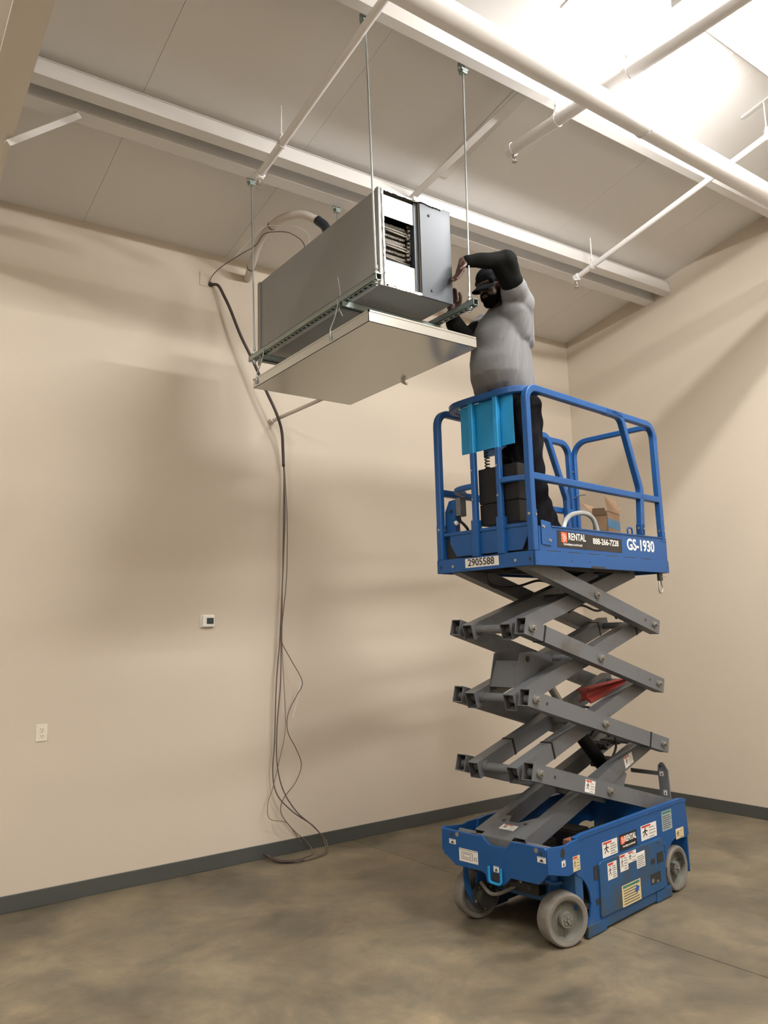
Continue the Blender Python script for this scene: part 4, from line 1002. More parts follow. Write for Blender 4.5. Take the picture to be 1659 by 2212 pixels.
# cylinder mount box on level three, between the inner arms (box with cap, front plate, cheek plates)
mb = bpy.data.objects.new('cylinder_mount', None); COL.objects.link(mb); mb.parent = lift
bm = nb(); prism(bm, [(0.215, 0.300, 1.50), (0.295, 0.300, 1.667), (0.295, 0.505, 1.667), (0.215, 0.505, 1.50)], (0.006, 0, -0.003)); obj('front_plate', bm, 'arm', mb)
bm = nb(); prism(bm, [(0.215, 0.294, 1.46), (0.215, 0.294, 1.50), (0.280, 0.294, 1.715), (0.42, 0.294, 1.722), (0.62, 0.294, 1.690), (0.66, 0.294, 1.60), (0.35, 0.294, 1.50)], (0, 0.006, 0)); obj('cheek_plate', bm, 'arm', mb)
bm = nb(); prism(bm, [(0.215, 0.505, 1.46), (0.215, 0.505, 1.50), (0.280, 0.505, 1.715), (0.42, 0.505, 1.722), (0.62, 0.505, 1.690), (0.66, 0.505, 1.60), (0.35, 0.505, 1.50)], (0, 0.006, 0)); obj('cheek_plate', bm, 'arm', mb)
bm = nb(); cyl(bm, (0.36, 0.290, 1.675), (0.36, 0.294, 1.675), 0.020, seg=16); cyl(bm, (0.36, 0.286, 1.675), (0.36, 0.290, 1.675), 0.014, seg=16); obj('mount_pin', bm, 'dark', mb, autosm=True)
bm = nb(); bx(bm, (0.30, 0.30, 1.664), (0.62, 0.505, 1.672)); obj('inner_plate', bm, 'dark', mb)

# hydraulic cylinder, hoses, valve cluster, red safety arm
cy = bpy.data.objects.new('hydraulic_cylinder', None); COL.objects.link(cy); cy.parent = lift
bm = nb(); cyl(bm, (0.62, 0.39, 1.60), (0.95, 0.39, 1.22), 0.028, seg=20); obj('piston_rod', bm, 'steel', cy, autosm=True)
bm = nb(); cyl(bm, (0.93, 0.39, 1.24), (1.40, 0.39, 0.80), 0.052, seg=24); cyl(bm, (1.38, 0.39, 0.82), (1.47, 0.39, 0.74), 0.060, seg=24); obj('barrel', bm, 'black', cy, autosm=True)
bm = nb()
for i in range(9):
    x = 1.24+0.25*random.random(); z = 0.86+0.22*random.random(); bx(bm, (x-0.02, 0.33, z-0.015), (x+0.02, 0.45, z+0.015)); cyl(bm, (x, 0.30, z), (x, 0.34, z), 0.014, seg=8)
obj('valve_block', bm, 'dark', cy)
for pts in ([(1.10, 0.33, 1.10), (1.22, 0.30, 1.20), (1.36, 0.31, 1.14), (1.42, 0.32, 1.0), (1.36, 0.33, 0.90)], [(1.0, 0.45, 1.20), (1.2, 0.44, 1.24), (1.40, 0.42, 1.18), (1.46, 0.40, 1.05)],
            [(0.90, 0.33, 1.62), (1.05, 0.30, 1.66), (1.20, 0.31, 1.60), (1.38, 0.32, 1.62), (1.50, 0.33, 1.56)], [(0.95, 0.36, 2.02), (1.10, 0.35, 2.08), (1.30, 0.35, 2.04), (1.50, 0.35, 2.05), (1.60, 0.35, 1.96)],
            [(0.98, 0.37, 1.98), (1.14, 0.36, 2.03), (1.34, 0.36, 1.99), (1.52, 0.36, 2.01), (1.62, 0.36, 1.93)],
            [(0.25, 0.52, 2.262), (0.28, 0.53, 2.20), (0.40, 0.53, 2.16), (0.58, 0.50, 2.17), (0.75, 0.45, 2.21), (0.92, 0.42, 2.18)], [(0.28, 0.55, 2.25), (0.33, 0.56, 2.18), (0.46, 0.55, 2.15), (0.62, 0.53, 2.16)],
            [(0.9, 0.34, 1.27), (1.0, 0.31, 1.31), (1.14, 0.31, 1.28), (1.26, 0.32, 1.20)]):
    bm = nb(); tube(bm, smoothpath(pts, 6), 0.009, 8); obj('hydraulic_hose', bm, 'hose', lift, smooth=True)
bm = nb()
a, b = V(1.05, 0.33, 1.385), V(1.66, 0.33, 1.455)
d_ = (b-a).normalized(); n_ = V(0, 1, 0); u_ = Vector((-d_.z, 0, d_.x))
def rprof(c, s): return [c+u_*0.040*s+n_*0.055*s, c+u_*0.016*s+n_*0.022*s, c-u_*0.018*s+n_*0.022*s, c-u_*0.045*s+n_*0.050*s, c-u_*0.052*s+n_*0.040*s, c-u_*0.026*s+n_*0.012*s, c-u_*0.026*s-n_*0.012*s, c-u_*0.055*s-n_*0.050*s, c-u_*0.044*s-n_*0.058*s, c-u_*0.014*s-n_*0.022*s, c+u_*0.016*s-n_*0.022*s, c+u_*0.046*s-n_*0.055*s, c+u_*0.052*s-n_*0.045*s, c+u_*0.022*s-n_*0.008*s, c+u_*0.022*s+n_*0.008*s, c+u_*0.048*s+n_*0.047*s]
r0 = [bm.verts.new(p) for p in rprof(a, 1.0)]; r1 = [bm.verts.new(p) for p in rprof(b, 0.45)]
for i in range(16): bm.faces.new((r0[i], r0[(i+1) % 16], r1[(i+1) % 16], r1[i]))
bm.faces.new(r0[::-1]); bm.faces.new(r1)
obj('safety_arm', bm, 'red', lift, label='red folding safety arm between the scissor arms')
# under arm bracket on lowest inner arm
bm = nb(); prism(bm, [(1.18, 0.262, 0.72), (1.30, 0.262, 0.74), (1.42, 0.262, 0.90), (1.36, 0.262, 0.95), (1.22, 0.262, 0.86)], (0, 0.008, 0)); prism(bm, [(1.10, 0.20, 0.80), (1.26, 0.20, 0.70), (1.34, 0.20, 0.82), (1.20, 0.20, 0.90)], (0, 0.008, 0)); obj('lower_bracket', bm, 'arm', lift)
# rear handle post with bar
hp = bpy.data.objects.new('rear_post', None); COL.objects.link(hp); hp.parent = lift
bm = nb(); prism(bm, [(1.735, 0.165, 0.59), (1.735, 0.175, 0.79), (1.735, 0.168, 0.835), (1.735, 0.145, 0.855), (1.735, 0.125, 0.850), (1.735, 0.092, 0.80), (1.735, 0.085, 0.59)], (0.012, 0, 0)); pp = obj('post_plate', bm, 'arm', hp, bevel=0.002)
bm = nb(); cyl(bm, (1.733, 0.148, 0.825), (1.735, 0.148, 0.825), 0.009, seg=12); obj('hole', bm, 'dark', pp)
bm = nb(); bx(bm, (1.738, 0.165, 0.755), (1.752, 0.40, 0.785)); obj('cross_bar', bm, 'arm', hp, bevel=0.002)
decal(pp, (1.7345, 0.158, 0.755), XD_F, ZD, 0.030, 0.034, 'arrow', 'arrow_label'); decal(pp, (1.7345, 0.136, 0.62), XD_F, ZD, 0.026, 0.036, 'arrow', 'arrow_label')

#SECTION platform
# ---- platform
U0, U1, V0, V1, ZB, ZT = 0.094, 1.828, 0.0, 0.827, 2.264, 2.357
pf = bpy.data.objects.new('platform', None); COL.objects.link(pf); pf.parent = lift
bm = nb(); bx(bm, (U0, V0, ZB), (U0+0.012, V1, ZT)); fb = obj('front_channel', bm, 'blue', pf, bevel=0.003)
bm = nb(); bx(bm, (U0, V0, ZB), (U1, V0+0.012, ZT)); nbm = obj('side_channel', bm, 'blue', pf, bevel=0.003)
bm = nb(); bx(bm, (U0, V1-0.012, ZB), (U1, V1, ZT)); obj('side_channel', bm, 'blue', pf, bevel=0.003)
bm = nb(); bx(bm, (U1-0.012, V0, ZB), (U1, V1, ZT)); obj('rear_channel', bm, 'blue', pf, bevel=0.003)
bm = nb(); bx(bm, (U0+0.012, V0+0.012, ZT-0.018), (U1-0.012, V1-0.012, ZT-0.002)); obj('deck_plate', bm, 'arm', pf)
bm = nb()
for x in (0.25, 0.55, 0.9, 1.25, 1.6): bx(bm, (x-0.02, V0+0.012, ZB+0.02), (x+0.02, V1-0.012, ZT-0.018))
bx(bm, (U0+0.012, 0.17, ZB+0.0), (U1-0.3, 0.20, ZT-0.02)); bx(bm, (U0+0.012, 0.58, ZB+0.0), (U1-0.3, 0.61, ZT-0.02)); obj('deck_beam', bm, 'dark', pf)
# number plate and rivets on the front channel
bm = nb(); bx(bm, (U0-0.0015, 0.283, 2.286), (U0, 0.568, 2.347)); npn = obj('number_plate', bm, 'white', fb, label='white sticker reading 2905588')
text('2905588', 0.066, npn, 'ink', (U0-0.0024, 0.432, 2.317), XD_F, ZD, sx=0.98, bold=0.0012)
text('genie', 0.012, npn, 'ink', (U0-0.0022, 0.318, 2.293), XD_F, ZD, 'plate_smallprint') if False else None
for y in (0.68, 0.15):
    bm = nb(); cyl(bm, (U0, y, 2.305), (U0-0.003, y, 2.305), 0.010, seg=12); obj('rivet', bm, 'steel', fb)
for y in (0.79, 0.035):
    bm = nb(); cyl(bm, (U0+0.001, y, 2.307), (U0-0.001, y, 2.307), 0.010, seg=12); bx(bm, (U0-0.001, y-0.004, 2.292), (U0+0.001, y+0.004, 2.304)); obj('keyhole', bm, 'dark', fb)
bm = nb(); bx(bm, (0.735, V0-0.001, ZB-0.001), (0.905, V0+0.003, ZB+0.014)); obj('channel_notch', bm, 'dark', nbm)
for x in (0.50, 0.72, 1.80):
    bm = nb(); cyl(bm, (x, V0+0.001, 2.305), (x, V0-0.001, 2.305), 0.005, seg=8); obj('hole', bm, 'dark', nbm)
# near toe board
tb = [(0.155, 2.357), (1.822, 2.357), (1.826, 2.535), (0.292, 2.520), (0.290, 2.515), (0.155, 2.515)]
bm = nb(); prism(bm, [(x, 0.004, z) for x, z in tb], (0, 0.010, 0)); tbn = obj('toe_board', bm, 'blue', pf, bevel=0.002)
bm = nb(); sweep(bm, [(0.292, 0.010, 2.520), (1.80, 0.010, 2.534)], [(-0.004, -0.012), (0.004, -0.012), (0.004, 0.012), (-0.004, 0.012)], flat=(0, 1, 0)); obj('toe_lip', bm, 'blue', tbn)
for i in range(6):
    x = 0.24+i*0.235
    bm = nb(); bx(bm, (x, 0.0025, 2.3575), (x+0.145, 0.0045, 2.3625)); obj('hinge_slot', bm, 'dark', tbn)
bm = nb(); prism(bm, rounded([(0.178, 0.003, 2.40), (0.178, 0.003, 2.555), (0.285, 0.003, 2.545), (0.283, 0.003, 2.392), (0.178, 0.003, 2.40), (0.178, 0.003, 2.41)], 0.008, 2)[:-2], (0, -0.006, 0)); hb_ = obj('hinge_bracket', bm, 'blue', tbn, bevel=0.0015)
for (x, z) in ((0.197, 2.51), (0.262, 2.425)):
    bm = nb(); cyl(bm, (x, -0.003, z), (x, -0.005, z), 0.012, seg=14); hexnut(bm, (x, -0.005, z), (0, -1, 0), 0.0085, 0.008); obj('bracket_bolt', bm, 'steel', hb_)
for (x, z) in ((0.255, 2.505), (0.235, 2.455), (0.20, 2.43)):
    bm = nb(); cyl(bm, (x, -0.002, z), (x, -0.0035, z), 0.004, seg=8); obj('hole', bm, 'dark', hb_)
# signs on toe board
bm = nb(); prism(bm, [(0.352, 0.0035, 2.389), (1.150, 0.0035, 2.389), (1.157, 0.0035, 2.486), (0.356, 0.0035, 2.499)], (0, -0.0015, 0)); sn = obj('rental_sign', bm, 'signblk', tbn, label='black strip sign with orange badge, RENTAL and a phone number')
logo(sn, 0.398, 0.0018, 2.424, 0.066)
text('RENTAL', 0.066, sn, 'white', (0.582, 0.0012, 2.463), (1, 0, 0), (0, 0, 1), sx=0.86, bold=0.0010)
text('homedepot.com/rental', 0.024, sn, 'white', (0.530, 0.0012, 2.413), (1, 0, 0), (0, 0, 1), sx=0.98)
text('888-266-7228', 0.058, sn, 'white', (0.940, 0.0012, 2.450), (1, 0, 0), (0, 0, 1), sx=1.02, bold=0.0007)
text('GS-1930', 0.114, tbn, 'white', (1.425, 0.0032, 2.452), (1, 0, 0), (0, 0.0, 1), 'model_lettering', sx=1.0, bold=0.0026)
# far and rear toe boards
bm = nb(); bx(bm, (0.10, V1-0.014, ZT), (1.822, V1-0.004, 2.50)); obj('toe_board', bm, 'blue', pf)
bm = nb(); bx(bm, (U1-0.016, 0.02, ZT), (U1-0.006, V1-0.02, 2.50)); obj('toe_board', bm, 'blue', pf)
# front toe panel: lip + tapered panel
bm = nb(); bx(bm, (U0+0.015, 0.045, 2.520), (U0+0.045, 0.765, 2.542)); tl = obj('front_toe_board', bm, 'blue', pf, bevel=0.002)
bm = nb(); prism(bm, [(U0+0.022, 0.715, 2.522), (U0+0.022, 0.055, 2.522), (U0+0.022, 0.055, 2.47), (U0+0.022, 0.105, 2.372), (U0+0.022, 0.66, 2.372), (U0+0.022, 0.715, 2.46)], (0.006, 0, 0)); obj('toe_panel', bm, 'blue', tl)
bm = nb(); bx(bm, (U0+0.06, 0.05, 2.357), (U0+0.066, 0.78, 2.50)); obj('inner_toe_plate', bm, 'dark', tl)
for x in ((0.045, 0.051), (0.76, 0.766)): pass

# ---- guard rails (square tube)
G = 0.046
ZR = 3.424; ZM = 2.835
def rail(pts, rad, name, parent=None, g=G, flat=None, m='blue', k=7):
    bm = nb(); P_ = rounded(pts, rad, k) if rad is not None else [V(p) for p in pts]
    sweep(bm, P_, sq(g, 0.005), flat=flat); return obj(name, bm, m, parent or pf)
yn = 0.020
gr = bpy.data.objects.new('guard_rail', None); COL.objects.link(gr); gr.parent = lift; gr['label'] = 'near side blue guard rail'
rail([(0.115, yn, 2.36), (0.115, yn, ZR), (1.765, yn, ZR), (1.785, yn, 2.54)], [0.09, 0.11], 'rail_frame', gr, flat=(0, 1, 0))
rail([(0.13, yn, ZM), (1.755, yn, ZM-0.005)], None, 'mid_rail', gr, flat=(0, 1, 0))
rail([(1.06, yn, ZR-0.002), (1.285, yn, ZR-0.004), (1.500, yn, 2.89), (1.470, yn, 2.54)], [0.09, 0.12], 'diagonal_brace', gr, flat=(0, 1, 0))
yf = V1-0.030
gf = bpy.data.objects.new('guard_rail', None); COL.objects.link(gf); gf.parent = lift; gf['label'] = 'far side blue guard rail'
rail([(0.115, yf, 2.36), (0.115, yf, ZR), (1.765, yf, ZR), (1.785, yf, 2.50)], [0.11, 0.11], 'rail_frame', gf, flat=(0, 1, 0))
rail([(0.13, yf, ZM), (1.755, yf, ZM)], None, 'mid_rail', gf, flat=(0, 1, 0))
rail([(0.30, yf-0.05, ZR+0.005), (1.385, yf-0.05, ZR+0.005), (1.620, yf-0.05, 2.93), (1.620, yf-0.05, 2.50)], [0.08, 0.12], 'diagonal_brace', gf, flat=(0, 1, 0))
# post feet / sockets
def socket(x, y, z0, z1, s=0.048, parent=gr, bolt_=True):
    bm = nb(); h = s/2; bx(bm, (x-h, y-h, z0), (x+h, y+h, z1)); o = obj('post_socket', bm, 'blue', parent, bevel=0.002)
    if bolt_:
        bm = nb(); cyl(bm, (x-h, y, z1-0.03), (x-h-0.006, y, z1-0.03), 0.009, seg=10); cyl(bm, (x+0.01, y-h, z1-0.035), (x+0.01, y-h-0.006, z1-0.035), 0.007, seg=10); obj('socket_bolt', bm, 'steel', o)
socket(0.118, 0.022, ZT, 2.62); socket(0.118, yf, ZT, 2.60, parent=gf)
socket(1.470, 0.020, 2.54, 2.62, 0.046); socket(1.785, 0.020, 2.50, 2.62, 0.040)
# front rail: bowed top, half mid rails, two inner posts
ff = bpy.data.objects.new('guard_rail', None); COL.objects.link(ff); ff.parent = lift; ff['label'] = 'bowed front guard rail with light blue panel'
bow = smoothpath([(0.30, 0.055, ZR+0.003), (0.19, 0.065, ZR+0.003), (0.125, 0.13, ZR+0.003), (0.108, 0.25, ZR+0.003), (0.104, 0.40, ZR+0.003), (0.108, 0.53, ZR+0.003), (0.125, 0.635, ZR+0.003), (0.175, 0.70, ZR+0.0), (0.27, 0.725, ZR)], 6)
bm = nb(); sweep(bm, bow, sq(0.046, 0.006), flat=(0, 0, 1)); obj('bowed_top_rail', bm, 'cyan' if False else 'blue', ff)
bm = nb(); sweep(bm, smoothpath([(0.27, 0.050, ZM), (0.19, 0.06, ZM), (0.13, 0.12, ZM), (0.110, 0.19, ZM), (0.106, 0.245, ZM)], 6), sq(0.036, 0.005), flat=(0, 0, 1)); obj('mid_rail', bm, 'blue', ff)
bm = nb(); sweep(bm, smoothpath([(0.106, 0.48, ZM), (0.112, 0.57, ZM), (0.135, 0.64, ZM), (0.19, 0.70, ZM), (0.30, 0.73, ZM)], 6), sq(0.036, 0.005), flat=(0, 0, 1)); obj('mid_rail', bm, 'blue', ff)
for y in (0.256, 0.470):
    bm = nb(); sweep(bm, [(0.108, y, 2.36), (0.108, y, 3.06)], sq(0.038, 0.005), flat=(1, 0, 0)); p_ = obj('front_post', bm, 'blue', ff)
    bm = nb(); sweep(bm, [(0.108, y, 3.06), (0.108, y, ZR-0.01)], sq(0.038, 0.005), flat=(1, 0, 0)); obj('repainted_post_top', bm, 'cyan', ff, label='upper half of the post painted lighter blue')
    socket(0.110, y, ZT, 2.60, 0.052, ff, False)
    bm = nb()
    for z in (2.74, 2.94): cyl(bm, (0.0885, y+0.006, z), (0.084, y+0.006, z), 0.007, seg=8)
    obj('post_bolt', bm, 'steel', p_)
bm = nb(); bx(bm, (0.130, 0.135, 3.072), (0.136, 0.588, 3.405)); obj('light_blue_panel', bm, 'cyan', ff, label='flat bright light blue sheet behind the front posts', bevel=0.001)
# platform control box behind the panel + coiled cord
cbx = bpy.data.objects.new('platform_controller', None); COL.objects.link(cbx); cbx.parent = lift
bm = nb(); prism(bm, [(0.145, 0.29, 3.09), (0.30, 0.29, 3.09), (0.30, 0.29, 3.26), (0.145, 0.29, 3.33)], (0, 0.16, 0)); prism(bm, [(0.145, 0.29, 3.02), (0.23, 0.29, 3.09), (0.145, 0.29, 3.09)], (0, 0.12, 0)); obj('control_box', bm, 'bluegrime', cbx, bevel=0.003)
bm = nb(); pts = [V(0.15+0.0, 0.385+0.016*math.cos(i*0.9), 3.07-i*0.0031)+V(0.016*math.sin(i*0.9), 0, 0) for i in range(46)]; tube(bm, pts, 0.0045, 6); obj('coiled_cord', bm, 'black', cbx, smooth=True)
# black storage case hung behind the posts
bc = bpy.data.objects.new('storage_case', None); COL.objects.link(bc); bc.parent = lift
bm = nb(); bx(bm, (0.138, 0.13, 2.56), (0.262, 0.455, 2.702)); obj('case_body', bm, 'black', bc, bevel=0.004)
bm = nb(); bx(bm, (0.136, 0.128, 2.705), (0.264, 0.457, 2.945)); obj('case_lid', bm, 'black', bc, bevel=0.005)
# far left bracket with black box
fbk = bpy.data.objects.new('entry_bracket', None); COL.objects.link(fbk); fbk.parent = lift
bm = nb(); prism(bm, [(0.16, 0.70, 2.50), (0.16, 0.80, 2.50), (0.16, 0.795, 2.70), (0.16, 0.755, 2.775), (0.16, 0.70, 2.78)], (0.05, 0, 0)); bb = obj('bracket_plate', bm, 'blue', fbk, bevel=0.003)
bm = nb(); cyl(bm, (0.16, 0.735, 2.70), (0.152, 0.735, 2.70), 0.012, seg=10); obj('bracket_bolt', bm, 'dark', bb)
bm = nb(); bx(bm, (0.165, 0.655, 2.66), (0.23, 0.70, 2.79)); obj('switch_box', bm, 'arm', fbk, bevel=0.004)
bm = nb(); tube(bm, smoothpath([(0.18, 0.68, 2.66), (0.17, 0.66, 2.62), (0.16, 0.63, 2.60), (0.17, 0.60, 2.56), (0.2, 0.62, 2.53)], 5), 0.010, 8); obj('wiring_loom', bm, 'black', fbk, smooth=True)
bm = nb(); tube(bm, [(0.16, 0.70, 2.62), (0.16, 0.68, 2.60)], 0.014, 10); obj('plug', bm, 'plast', fbk, smooth=True)
# rear gate
gt = bpy.data.objects.new('rear_gate', None); COL.objects.link(gt); gt.parent = lift
xg = 1.812
rail([(xg, 0.035, 2.50), (xg, 0.035, ZR+0.012), (xg, 0.772, ZR+0.012), (xg, 0.772, 2.50)], [0.10, 0.13], 'gate_frame', gt, flat=(1, 0, 0), g=0.040)
bm = nb()
for z in (3.18, 2.96, 2.70, 2.58): cyl(bm, (xg-0.016, 0.77, z), (xg-0.034, 0.77, z), 0.007, seg=8); cyl(bm, (xg+0.016, 0.03, z+0.05), (xg+0.03, 0.02, z+0.05), 0.007, seg=8)
tube(bm, [(xg-0.016, 0.76, 2.97), (xg-0.03, 0.70, 2.97), (xg-0.03, 0.66, 2.97)], 0.005, 6)
obj('gate_pin', bm, 'steel', gt)
bm = nb(); bx(bm, (xg-0.006, 0.045, 2.36), (xg+0.006, 0.76, 2.52)); obj('gate_panel', bm, 'blue', gt)
# lanyard loop on the toe board
bm = nb(); sweep(bm, rounded([(1.298, 0.03, 2.50), (1.298, 0.03, 2.585), (1.362, 0.03, 2.585), (1.362, 0.03, 2.50)], 0.016, 4), circ(0.0065, 8)); obj('lanyard_anchor', bm, 'blue', pf, smooth=True)
# hanging clip under rear corner
hk = bpy.data.objects.new('spring_clip', None); COL.objects.link(hk); hk.parent = lift
bm = nb(); bx(bm, (1.685, 0.01, 2.205), (1.735, 0.03, 2.264)); obj('clip_tab', bm, 'dark', hk)
bm = nb(); loop = [V(1.71+0.030*math.sin(a)*(1.0 if math.cos(a) > 0 else 0.75+0.6*0), 0.02, 2.160-0.050*math.cos(a)) for a in [2*PI*i/20 for i in range(20)]]
sweep(bm, loop, circ(0.006, 8), closed=True); obj('clip_ring', bm, 'steel', hk, smooth=True)
bm = nb(); tube(bm, [(1.71, 0.02, 2.235), (1.745, 0.0, 2.232), (1.762, 0.0, 2.238)], 0.004, 6); obj('clip_pin', bm, 'steel', hk)

#SECTION loose
# ================================================================ THINGS ON THE PLATFORM
def LW(x, y, z):
    c_, s_ = math.cos(ANG), math.sin(ANG); return Vector((c_*x-s_*y, s_*x+c_*y, z))
# open cardboard carton
ZD_ = ZT
bxo = thing('cardboard_box', 'open brown cardboard carton with a blue stripe on the platform deck', 'box', LW(1.632, 0.396, ZD_), ANG+math.radians(13.5))
W2, D2, H2 = 0.160, 0.060, 0.405
for nm, pts, n in (('box_side', [(-W2, -D2, 0), (W2, -D2, 0), (W2, -D2, H2), (-W2, -D2, H2)], (0, 0.004, 0)), ('box_side', [(-W2, D2, 0), (W2, D2, 0), (W2, D2, H2), (-W2, D2, H2)], (0, -0.004, 0)),
                  ('box_side', [(-W2, -D2, 0), (-W2, D2, 0), (-W2, D2, H2), (-W2, -D2, H2)], (0.004, 0, 0)), ('box_side', [(W2, -D2, 0), (W2, D2, 0), (W2, D2, H2), (W2, -D2, H2)], (-0.004, 0, 0)), ('box_bottom', [(-W2, -D2, 0), (W2, -D2, 0), (W2, D2, 0), (-W2, D2, 0)], (0, 0, 0.004))):
    bm = nb(); prism(bm, pts, n); obj(nm, bm, 'cardb', bxo)

# flaps: one raised, one leaning, with a blue stripe band on the front and a shipping label
def boxflap(hinge0, hinge1, out, length, skew=0.0, name='box_flap'):
    a, b, d = V(hinge0), V(hinge1), V(out).normalized(); n = (b-a).cross(d).normalized()
    bm = nb(); s_ = (b-a)*0.12*skew
    prism(bm, [a, b, b+d*length*0.92-(b-a)*0.10+s_, a+d*length+(b-a)*0.08+s_], n*0.004); return obj(name, bm, 'cardb', bxo)
boxflap((-W2, -D2, H2), (W2, -D2, H2), (0.06, 0.25, 0.95), 0.135, 1)
boxflap((W2, -D2, H2), (W2, D2, H2), (0.65, 0, 0.75), 0.09)
boxflap((-W2, D2, H2-0.03), (-W2, -D2, H2-0.03), (-0.25, 0, 0.75), 0.06)
boxflap((W2, D2, H2), (-W2, D2, H2), (0, 0.75, 0.75), 0.13)
bm = nb(); bx(bm, (-W2, -D2-0.0012, 0.275), (W2, -D2, 0.345)); obj('blue_stripe', bm, 'tapeb', bxo)
bm = nb(); bx(bm, (-W2-0.0012, -0.052, 0.14), (-W2, 0.050, 0.235)); lb = obj('shipping_label', bm, 'white', bxo)
bm = nb()
for k in range(7): bx(bm, (-W2-0.0018, -0.046+k*0.012, 0.19), (-W2-0.0012, -0.040+k*0.012, 0.222))
obj('label_print', bm, 'ink', lb)
# grey flexible hose arching over the toe board
t = thing('grey_hose', 'grey plastic hose arching on the platform between worker and box', 'hose', LW(0.79, 0.13, ZT), ANG); 
def hl(x, y, z): return V(x-0.79, y-0.13, z-ZT)
bm = nb(); tube(bm, smoothpath([hl(0.56, 0.07, 2.376), hl(0.56, 0.09, 2.50), hl(0.62, 0.11, 2.59), hl(0.74, 0.13, 2.648), hl(0.88, 0.12, 2.668), hl(0.98, 0.12, 2.640), hl(1.03, 0.12, 2.56), hl(1.035, 0.12, 2.46), hl(1.03, 0.12, 2.375)], 7), 0.017, 14); obj('hose_tube', bm, 'conduit', t, smooth=True)

#SECTION person
# ================================================================ PERSON (world frame built in lift frame, faces -x)
pe = thing('person', 'person in black cap, grey t-shirt and black trousers reaching to the air handler', 'person', LW(0.42, 0.30, ZT), ANG)
PO = V(0.42, 0.30, ZT)
def p(x, y, z): return V(x, y, z)-PO
def C(a, ra, b, rb): return ('c', a, ra, b, rb)
def E_(c, r, rot=None): return ('e', c, r, rot)
# joints
shN, elN, wrN = p(0.250, 0.135, 4.045), p(0.020, 0.045, 4.268), p(-0.250, 0.185, 4.228)
shF, elF, wrF = p(0.30, 0.475, 4.02), p(0.045, 0.50, 3.84), p(-0.145, 0.385, 3.985)
neck0, head0 = p(0.265, 0.305, 4.07), p(0.135, 0.275, 4.200)
# body: one continuous figure from feet to head (mostly under clothes)
hipN, hipF = p(0.33, 0.22, 3.36), p(0.35, 0.40, 3.36)
knN, anN = p(0.39, 0.21, 2.87), p(0.46, 0.20, 2.45)
knF, anF = p(0.63, 0.42, 2.90), p(0.93, 0.44, 2.48)
bd = [C(p(0.36, 0.305, 3.45), 0.11, p(0.34, 0.305, 3.85), 0.10), C(p(0.33, 0.305, 3.92), 0.08, neck0, 0.068), C(neck0, 0.062, head0+V(0.02, 0, -0.03), 0.062),
      C(shN, 0.05, p(0.33, 0.305, 3.96), 0.07), C(shF, 0.05, p(0.33, 0.305, 3.96), 0.07),
      C(shN, 0.050, elN, 0.040), C(elN, 0.040, wrN, 0.027), C(shF, 0.050, elF, 0.040), C(elF, 0.040, wrF, 0.027),
      C(p(0.38, 0.305, 3.42), 0.12, hipN, 0.09), C(p(0.38, 0.305, 3.42), 0.12, hipF, 0.09),
      C(hipN, 0.085, knN, 0.058), C(knN, 0.056, anN, 0.040), C(hipF, 0.085, knF, 0.058), C(knF, 0.056, anF, 0.040),
      C(anN, 0.04, anN+V(-0.03, 0, -0.05), 0.04), C(anF, 0.04, anF+V(-0.03, 0, -0.05), 0.04)]
# head: skull, jaw, brow, nose, cheeks, ears; tilted down towards the work
hr = Euler((0, math.radians(-20), 0)).to_quaternion()
def hd(x, y, z): return head0 + hr @ V(x, y, z)     # head frame: -x is the face
bd += [E_(hd(0.012, 0, 0.028), (0.098, 0.077, 0.098), hr), E_(hd(-0.030, 0, -0.045), (0.060, 0.056, 0.070), hr), E_(hd(-0.062, 0, -0.083), (0.030, 0.032, 0.024), hr),
       C(hd(-0.078, 0, 0.018), 0.012, hd(-0.103, 0, -0.020), 0.015), E_(hd(-0.098, 0.012, -0.024), (0.011, 0.009, 0.009)), E_(hd(-0.098, -0.012, -0.024), (0.011, 0.009, 0.009)),
       C(hd(-0.072, -0.045, 0.026), 0.014, hd(-0.082, 0.0, 0.028), 0.014), C(hd(-0.072, 0.045, 0.026), 0.014, hd(-0.082, 0.0, 0.028), 0.014),
       E_(hd(-0.062, -0.040, -0.018), (0.024, 0.022, 0.022)), E_(hd(-0.062, 0.040, -0.018), (0.024, 0.022, 0.022)),
       C(hd(-0.088, -0.020, -0.056), 0.010, hd(-0.088, 0.020, -0.056), 0.010),
       E_(hd(0.010, -0.080, -0.004), (0.019, 0.010, 0.031), hr), E_(hd(0.010, 0.080, -0.004), (0.019, 0.010, 0.031), hr)]
